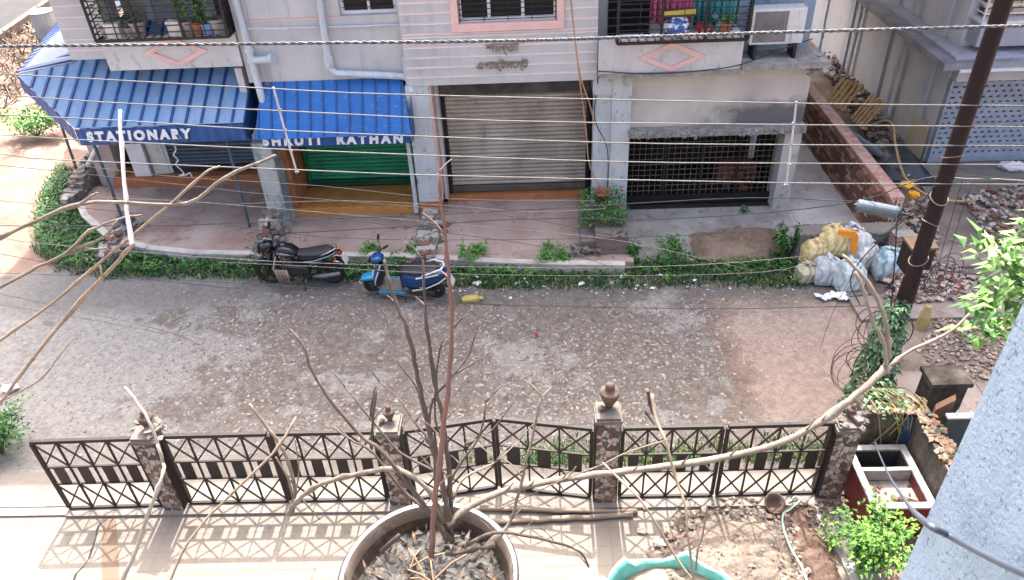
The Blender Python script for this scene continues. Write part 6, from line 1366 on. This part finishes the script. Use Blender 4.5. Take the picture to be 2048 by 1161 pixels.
for i in range(NN+1):
    for j in range(NN+1):
        x, y = -.31+.62*i/NN, -.31+.62*j/NN; r = math.hypot(x,y); z = .15 + .022*mn.fractal(Vector((x*9,y*9,1)),1,2,5) + .014*abs(mn.noise((x*30,y*14,4))) - .02*max(0,r-.2)/.1
        if r > .299: x, y = x*.299/r, y*.299/r
        m.v.append(tc+Vector((x,y,z)))
for i in range(NN):
    for j in range(NN):
        q = [(i*(NN+1)+j),((i+1)*(NN+1)+j),((i+1)*(NN+1)+j+1),(i*(NN+1)+j+1)]; m.f.append(tuple(q)); m.m.append(0)
ws = NT('wet_soil'); c = ws.ramp(ws.noise(14,6,.75), [(.34,(15,14,12)),(.5,(38,36,33)),(.64,(68,65,60)),(.78,(112,109,103))]); ws.base(c).rough(.6); ws.bump(ws.noise(40,5,.7), .8, .01); m.build('soil', ws.mat, tb, smooth=False)
m = MB(); rt_ = random.Random(14)
for k in range(240):
    r = .27*math.sqrt(rt_.random()); a_ = rt_.uniform(0,2*pi); m.cur = rt_.choice((0,0,1,2)); m.leaf(tc+Vector((r*math.cos(a_),r*math.sin(a_),.165)), (rt_.uniform(-1,1),rt_.uniform(-1,1),rt_.uniform(-.1,.4)), rt_.uniform(.02,.075), rt_.uniform(.008,.022), .2)
tag(m.build('leaf_litter', [pm('rotten_leaf', (38,33,29), (26,22,20), 8, .8, 0, .2), pm('grey_leaf', (74,72,68), (54,52,49), 8, .8, 0, .2), pm('ochre_straw', (88,70,54), None, 8, .8, 0, 0)], tb, origin=None), None, None, None, 'stuff')
m = MB()
for k in range(9):
    a_ = rt_.uniform(0,2*pi); r = .2*rt_.random(); p = tc+Vector((r*math.cos(a_),r*math.sin(a_),.175)); d = Vector((rt_.uniform(-1,1),rt_.uniform(-1,1),0)).normalized(); L = rt_.uniform(.08,.2); m.tube([p,p+d*L*.5+Vector((0,0,.02)),p+d*L], .004, 4)
m.build('straw', pm('dry_straw', (106,82,62), (88,68,52), 6, .8, 0, 0), tb)
def stemtube(m, px, y, r0, r1, k=4):
    if isinstance(y,(int,float)): y = [y]*len(px)
    elif len(y) == 2: y = [y[0]+(y[1]-y[0])*i/(len(px)-1) for i in range(len(px))]
    P = smooth_path([F(p[0],p[1],yy) for p,yy in zip(px,y)], k); L = len(P); rj = random.Random(int(px[0][0]+px[-1][1]))
    m.tube([p+Vector((rj.uniform(-1,1),0,rj.uniform(-1,1)))*r0*.25 for p in P], [(r0+(r1-r0)*i/(L-1))*(1+.12*rj.uniform(-1,1)+(.5 if rj.random()<.13 else 0)) for i in range(L)], 7)
SK = 1.25
sh_ = thing('bare_shrub', 'leafless shrub with many thin dark stems growing from the metal tub', 'shrub', tc+Vector((.02,.1,.12)))
DK, PLM = M['twig_dark'], M['twig']
rq = random.Random(77)
stems = [
 ([(862,1112),(872,980),(884,880),(898,760),(905,650),(899,560),(889,470),(878,345)], (1.66,1.95), .0085, .003, 'r'),
 ([(903,1085),(888,980),(866,897),(843,794),(829,724),(814,657),(793,610),(778,560),(768,520)], (1.74,2.05), .0095, .0035, 'd'),
 ([(905,1085),(899,960),(887,847),(872,780),(861,706),(850,613),(846,520)], (1.76,2.0), .008, .003, 'd'),
 ([(898,1080),(850,1012),(810,960),(760,900),(720,870),(660,800),(625,745),(605,690),(580,658)], (1.72,2.1), .0085, .0025, 'd'),
 ([(895,1075),(862,1030),(800,975),(745,905),(700,880),(660,850)], (1.74,2.0), .0065, .002, 'd'),
 ([(890,980),(870,945),(800,905),(745,842),(690,775)], (1.78,2.05), .0055, .002, 'd'),
 ([(872,1000),(866,900),(830,845),(800,800),(760,765)], (1.78,2.05), .005, .002, 'd'),
 ([(848,815),(830,770),(785,715)], (1.92,2.0), .004, .0015, 'd'),
 ([(858,860),(866,800),(905,752),(936,712),(952,660)], (1.86,2.05), .0045, .0015, 'd'),
 ([(906,750),(960,720),(985,700)], (1.98,2.05), .003, .0012, 'd'),
 ([(900,1060),(893,985),(920,930),(960,870),(972,805)], (1.75,1.95), .005, .002, 'd'),
 ([(905,1000),(930,955),(990,925),(1040,880)], (1.8,2.0), .004, .0015, 'p'),
 ([(893,900),(870,830),(880,700),(905,660)], (1.85,2.0), .0035, .0015, 'd'),
 ([(990,1090),(920,1106),(890,1108)], (1.72,1.7), .007, .006, 'd'),
 ([(940,1120),(985,1082),(1020,1045),(1045,955),(1063,880),(1084,795)], (1.68,2.0), .0075, .003, 'p'),
 ([(935,1090),(985,1066),(1040,1070),(1110,1085),(1160,1105),(1178,1135)], (1.72,1.75), .006, .003, 'd'),
 ([(740,840),(745,800),(752,772)], (2.0,2.05), .004, .003, 'd'),
 ([(743,905),(745,850),(753,780)], (1.95,2.0), .005, .003, 'd'),
 ([(930,890),(985,860),(1030,800)], (1.9,2.0), .003, .0012, 'd'),
 ([(800,1070),(762,1102)], (1.74,1.72), .008, .008, 'd'),
]
rd = pm('reddish_stem', (100,66,60), (84,62,58), 5, .7, 0, .2)
for px, y, r0, r1, c in stems:
    m = MB(); stemtube(m, px, y, r0*SK, r1*SK)
    for k in range(5 if len(px) > 3 else 0):
        i = rq.randrange(1, len(px)); p = px[i]; yy = y[0]+(y[1]-y[0])*i/(len(px)-1); sx = rq.choice((-1,1)); L = rq.uniform(18,55)
        stemtube(m, [p,(p[0]+sx*L*.4,p[1]-L*.5),(p[0]+sx*L*.9,p[1]-L*.9)], (yy,yy+.05), .0028, .0012, 2)
    m.build('stem', {'r': rd, 'd': DK, 'p': PLM}[c], sh_, smooth=True)
big = thing('pale_branch', 'long thick pale bare branch arching from the tub to the right over the gates', 'branch', F(1000,985,1.9))
m = MB(); stemtube(m, [(895,1050),(930,1020),(1000,985),(1090,965),(1190,950),(1320,935),(1450,915),(1550,890),(1630,852),(1700,800),(1745,762),(1778,732)], (1.74,2.3), .012, .015); m.build('limb', PLM, big, smooth=True)
m = MB(); stemtube(m, [(1768,745),(1778,700),(1770,640),(1748,585),(1715,540),(1685,510)], (2.28,2.5), .011, .007); m.build('limb', PLM, big, smooth=True)
m = MB(); stemtube(m, [(1772,735),(1768,690),(1745,640),(1730,590),(1712,545)], (2.28,2.42), .008, .005); m.build('limb', PLM, big, smooth=True)
m = MB(); stemtube(m, [(1778,735),(1815,705),(1870,680),(1912,655),(1938,628)], (2.3,2.45), .008, .005); m.build('limb', PLM, big, smooth=True)
rt2 = random.Random(31)
for L_, y0_, y1_ in (([(1000,985),(1090,965),(1190,950),(1320,935),(1450,915),(1550,890),(1630,852),(1700,800)], 1.83, 2.2),):
    for k in range(16):
        i = rt2.randrange(0, len(L_)-1); f_ = rt2.random(); px_ = L_[i][0]+(L_[i+1][0]-L_[i][0])*f_; py_ = L_[i][1]+(L_[i+1][1]-L_[i][1])*f_; yy = y0_+(y1_-y0_)*(i+f_)/(len(L_)-1); s_ = rt2.choice((-1,1)); q_ = rt2.uniform(8,26)
        m = MB(); stemtube(m, [(px_,py_),(px_+q_*.5,py_+s_*q_*.5),(px_+q_*.8,py_+s_*q_*1.0)], (yy,yy+.02*s_), .0045, .0015, 2); m.build('spur', PLM, big, smooth=True)
lb = thing('pale_branch', 'pale bare branch bending from the tub down to the left', 'branch', F(740,945,1.85))
m = MB(); stemtube(m, [(890,1045),(860,985),(820,950),(780,938),(720,948),(660,962),(615,985),(588,1010),(575,1028)], (1.76,2.0), .010, .009); m.build('limb', PLM, lb, smooth=True)
m = MB(); stemtube(m, [(580,1030),(590,985),(582,940),(560,890),(530,850),(498,808)], (2.0,2.15), .009, .0055); m.build('limb', PLM, lb, smooth=True)
m = MB(); stemtube(m, [(588,1000),(575,955),(552,915)], (2.0,2.05), .005, .004); stemtube(m, [(588,1000),(598,940),(590,880)], (2.0,2.05), .004, .002); stemtube(m, [(600,995),(640,1040)], (2.0,2.0), .004, .003); m.build('twigs', PLM, lb)
# branches reaching in from the left of the balcony
def branch(pxs, lab, r=.011, mat=None):
    t = thing('bare_branch', lab, 'branch', F(pxs[0][0][0][0], pxs[0][0][0][1], pxs[0][1][0]), 'bare branches reaching in from the left')
    for i_, (px, y, r0, r1) in enumerate(pxs):
        m = MB(); stemtube(m, px, y, r0, r1)
        if i_ == 0:      # the part outside the picture, down to its pot or the ledge
            q = F(px[0][0], px[0][1], y[0]); base = Vector((-2.75+.05*len(px), 1.45, 6.45)) if px[0][1] < 1100 else Vector((q.x, 1.55, 6.15))
            m.tube(smooth_path([base, base.lerp(q,.5)+Vector((-.1,0,.12 if px[0][1] < 1100 else 0)), q], 4), [r0*1.3]*8+[r0], 7)
        m.build('limb', mat or PLM, t, smooth=True)
OC = pm('ochre_twig', (128,114,101), (104,90,78), 8, .85, 0, .4, 30, (84,70,60))
pt_ = MB(); pt_.lathe([(0,0),(.16,0),(.22,.3),(.24,.3),(.24,.34),(.21,.34),(.2,.29),(0,.28)], (-2.55,1.45,6.165), 20); tag(pt_.build('clay_pot', M['terracotta'], smooth=True), 'clay pot on the near ledge holding the bare branches at the left', 'pot')
branch([([(-120,540),(0,476),(90,435),(160,408),(240,405),(375,407),(450,355),(552,312)], (2.2,2.4), .0075, .006), ([(155,412),(180,395),(195,386)], (2.25,2.26), .006,.004)], 'bare branch running level over the red shop floor and up to the peeling column')
branch([([(-100,630),(0,575),(60,542),(130,508),(180,462),(240,438),(285,430)], (2.2,2.4), .0075, .0035), ([(130,508),(205,475),(235,440)], (2.3,2.35), .005,.003), ([(130,510),(175,500),(215,497)], (2.3,2.32), .004,.003)], 'bare branch forking into three thin tips at the left verge')
branch([([(-100,760),(0,682),(100,610),(200,525),(260,475),(350,400),(412,345),(440,333)], (2.2,2.4), .0055, .004)], 'slender bare branch rising diagonally to the grey blue shutter', mat=OC)
branch([([(-20,820),(5,800),(40,752),(120,650),(205,556),(268,488)], (2.2,2.3), .0075, .0065), ([(10,800),(80,760),(120,710),(148,678)], (2.2,2.25), .0035,.002), ([(205,556),(200,530)], (2.27,2.28), .004,.003)], 'ochre bare branch climbing from the white plastic bag', mat=OC)
t = thing('white_stick', 'smooth white stick standing upright before the red shop floor', 'stick', F(265,490,2.3)); m = MB(); stemtube(m, [(266,492),(254,420),(245,310),(239,220)], (2.3,2.35), .009, .005); m.build('shaft', M['white'], t, smooth=True)
branch([([(225,1230),(245,1161),(272,1100),(304,1010),(326,950),(326,925),(302,852),(275,806),(250,775)], (1.6,2.1), .0085, .005), ([(326,925),(315,890)], (1.9,1.92), .006, .005)], 'pale crooked branch standing before the leftmost gate post', mat=pm('bleached_twig', (132,127,120), (112,106,99), 5, .8, 0, .2))
branch([([(300,1240),(340,1161),(376,1085),(440,1010),(545,908),(592,835)], (1.6,2.1), .006, .005)], 'straight brown dry stalk leaning right before the gates', mat=OC)
# torn turquoise sack planter on the ledge
tp = thing('turquoise_planter', 'torn turquoise plastic bag planter full of pale soil', 'planter', (.445,1.5,6.2))
m = MB(); n = 40
def ring(k, rr, z):
    return [Vector((.445+(.26*rr)*math.cos(a_)*(1+.1*mn.noise((math.cos(a_)*3,math.sin(a_)*3,k*.5))), 1.5+(.215*rr)*math.sin(a_), z+(.09*mn.noise((math.cos(a_)*2.2,math.sin(a_)*2.2,9.3))+.04*mn.noise((math.cos(a_)*6,math.sin(a_)*6,k*.3)))*(1 if k > 1 else 0))) for a_ in [2*pi*j/n for j in range(n)]]
rs_ = [ring(0,.8,6.17), ring(1,.95,6.3), ring(2,1.0,6.46), ring(3,.99,6.5), ring(4,.93,6.49), ring(5,.9,6.42)]
for r in rs_: m.v += r
for i in range(len(rs_)-1):
    for j in range(n): m.f.append((i*n+j,i*n+(j+1)%n,(i+1)*n+(j+1)%n,(i+1)*n+j)); m.m.append(0)
m.build('bag', pm('turquoise_plastic', (74,142,136), (104,164,158), 4, .4, 0, .3, 14, (128,186,178)), tp, smooth=True)
m = MB(); c = Vector((.445,1.5,6.44)); m.poly([c+Vector((.245*math.cos(2*pi*j/30),.2*math.sin(2*pi*j/30),0)) for j in range(30)])
for k in range(90): a_ = rt_.uniform(0,2*pi); r = math.sqrt(rt_.random()); m.rock(c+Vector((.22*r*math.cos(a_),.18*r*math.sin(a_),.0)), rt_.uniform(.01,.035), rt_.uniform(.01,.03), rt_.uniform(.006,.02))
m.build('soil', pm('pale_soil', (120,112,100), (96,88,78), 9, .95, 0, .6, 40, (104,92,80)), tp)
dp = thing('dry_plant', 'few thin dry stems standing in the turquoise planter', 'plant', (.445,1.5,6.42))
for px, y, r0, r1, mm in (([(1388,1165),(1376,1075),(1370,1010),(1352,960),(1332,885),(1312,840),(1303,788)], (1.55,1.95), .004,.0055, OC), ([(1392,1170),(1345,1105),(1290,1012),(1240,960),(1205,925)], (1.55,1.85), .0045,.003, OC), ([(1392,1140),(1395,1100),(1406,1065),(1414,1010)], (1.55,1.65), .004,.003, PLM), ([(1335,880),(1255,905),(1200,932),(1130,958),(1040,1000),(1000,1018)], (1.9,1.85), .003,.0025, PLM)):
    m = MB(); stemtube(m, px, y, r0, r1); m.build('stem', mm, dp, smooth=True)
m = MB(); stemtube(m, [(1306,830),(1300,810),(1296,782)], (1.93,1.95), .004,.006); stemtube(m, [(1310,850),(1302,840),(1290,822)], (1.93,1.95), .004,.004); m.build('bud', DK, dp)
# leafy tree beside the house at the right
tr = thing('leafy_tree', 'light green leafy tree leaning in behind the blue house wall', 'tree', (6.1,5.2,0))
LT = [leafmat('tree_leaf', (66,108,44), (84,126,56)), leafmat('tree_leaf_light', (104,142,72), (120,156,88)), leafmat('tree_leaf_dark', (46,82,38), (56,94,44))]
m = MB(); tk = [(6.1,5.2,-.05),(6.05,5.3,1.6),(5.8,5.5,3.0),(5.5,5.7,4.1),(5.3,5.8,5.2)]; m.tube(smooth_path(tk), [.12-.09*i/16 for i in range(17)], 9); m.build('trunk', M['stem'], tr, smooth=True)
ends = [(1945,497),(1990,500),(2040,478),(2070,520),(2030,540),(1975,520),(1985,572),(2030,590),(2070,600),(1945,612),(1985,620),(2020,640),(1935,672),(1975,668),(2030,680),(2070,660),(2060,570),(2100,500),(2100,620),(2120,700),(1960,610),(2010,560),(2050,450)]
ls = MB(); lf = MB(); rr_ = random.Random(8)
for (px,py) in ends:
    yy = 5.6+rr_.uniform(-.35,.35); e_ = F(px,py,yy); b_s = Vector(rr_.choice(tk[2:])); mid = b_s.lerp(e_,.55)+Vector((0,0,.12)); P = smooth_path([b_s,mid,e_],5); ls.tube(P, [.018-.013*i/(len(P)-1) for i in range(len(P))], 5)
    d = (e_-mid).normalized()
    for k in range(15):
        t_ = rr_.random(); q = mid.lerp(e_, .55+.5*t_)+Vector((rr_.gauss(0,.035),rr_.gauss(0,.05),rr_.gauss(0,.035))); a_ = rr_.uniform(0,2*pi); dd = d*rr_.uniform(.2,1.0)+Vector((math.cos(a_)*.8,math.sin(a_)*.8,rr_.uniform(-.3,.5))); lf.cur = rr_.choice((0,0,1,1,2)); lf.leaf(q, dd, rr_.uniform(.12,.25), rr_.uniform(.05,.085), .3)
for k in range(900):
    q = Vector(rr_.choice(tk[3:]))+Vector((rr_.gauss(.5,.5),rr_.gauss(0,.5),rr_.gauss(.2,.4)))
    if q.x < 4.9: continue
    lf.cur = rr_.choice((0,1,2)); lf.leaf(q, (rr_.uniform(-1,1),rr_.uniform(-1,1),rr_.uniform(-.3,.5)), rr_.uniform(.11,.18), .06, .25)
ls.build('limbs', M['stem'], tr); lf.build('crown', LT, tr)
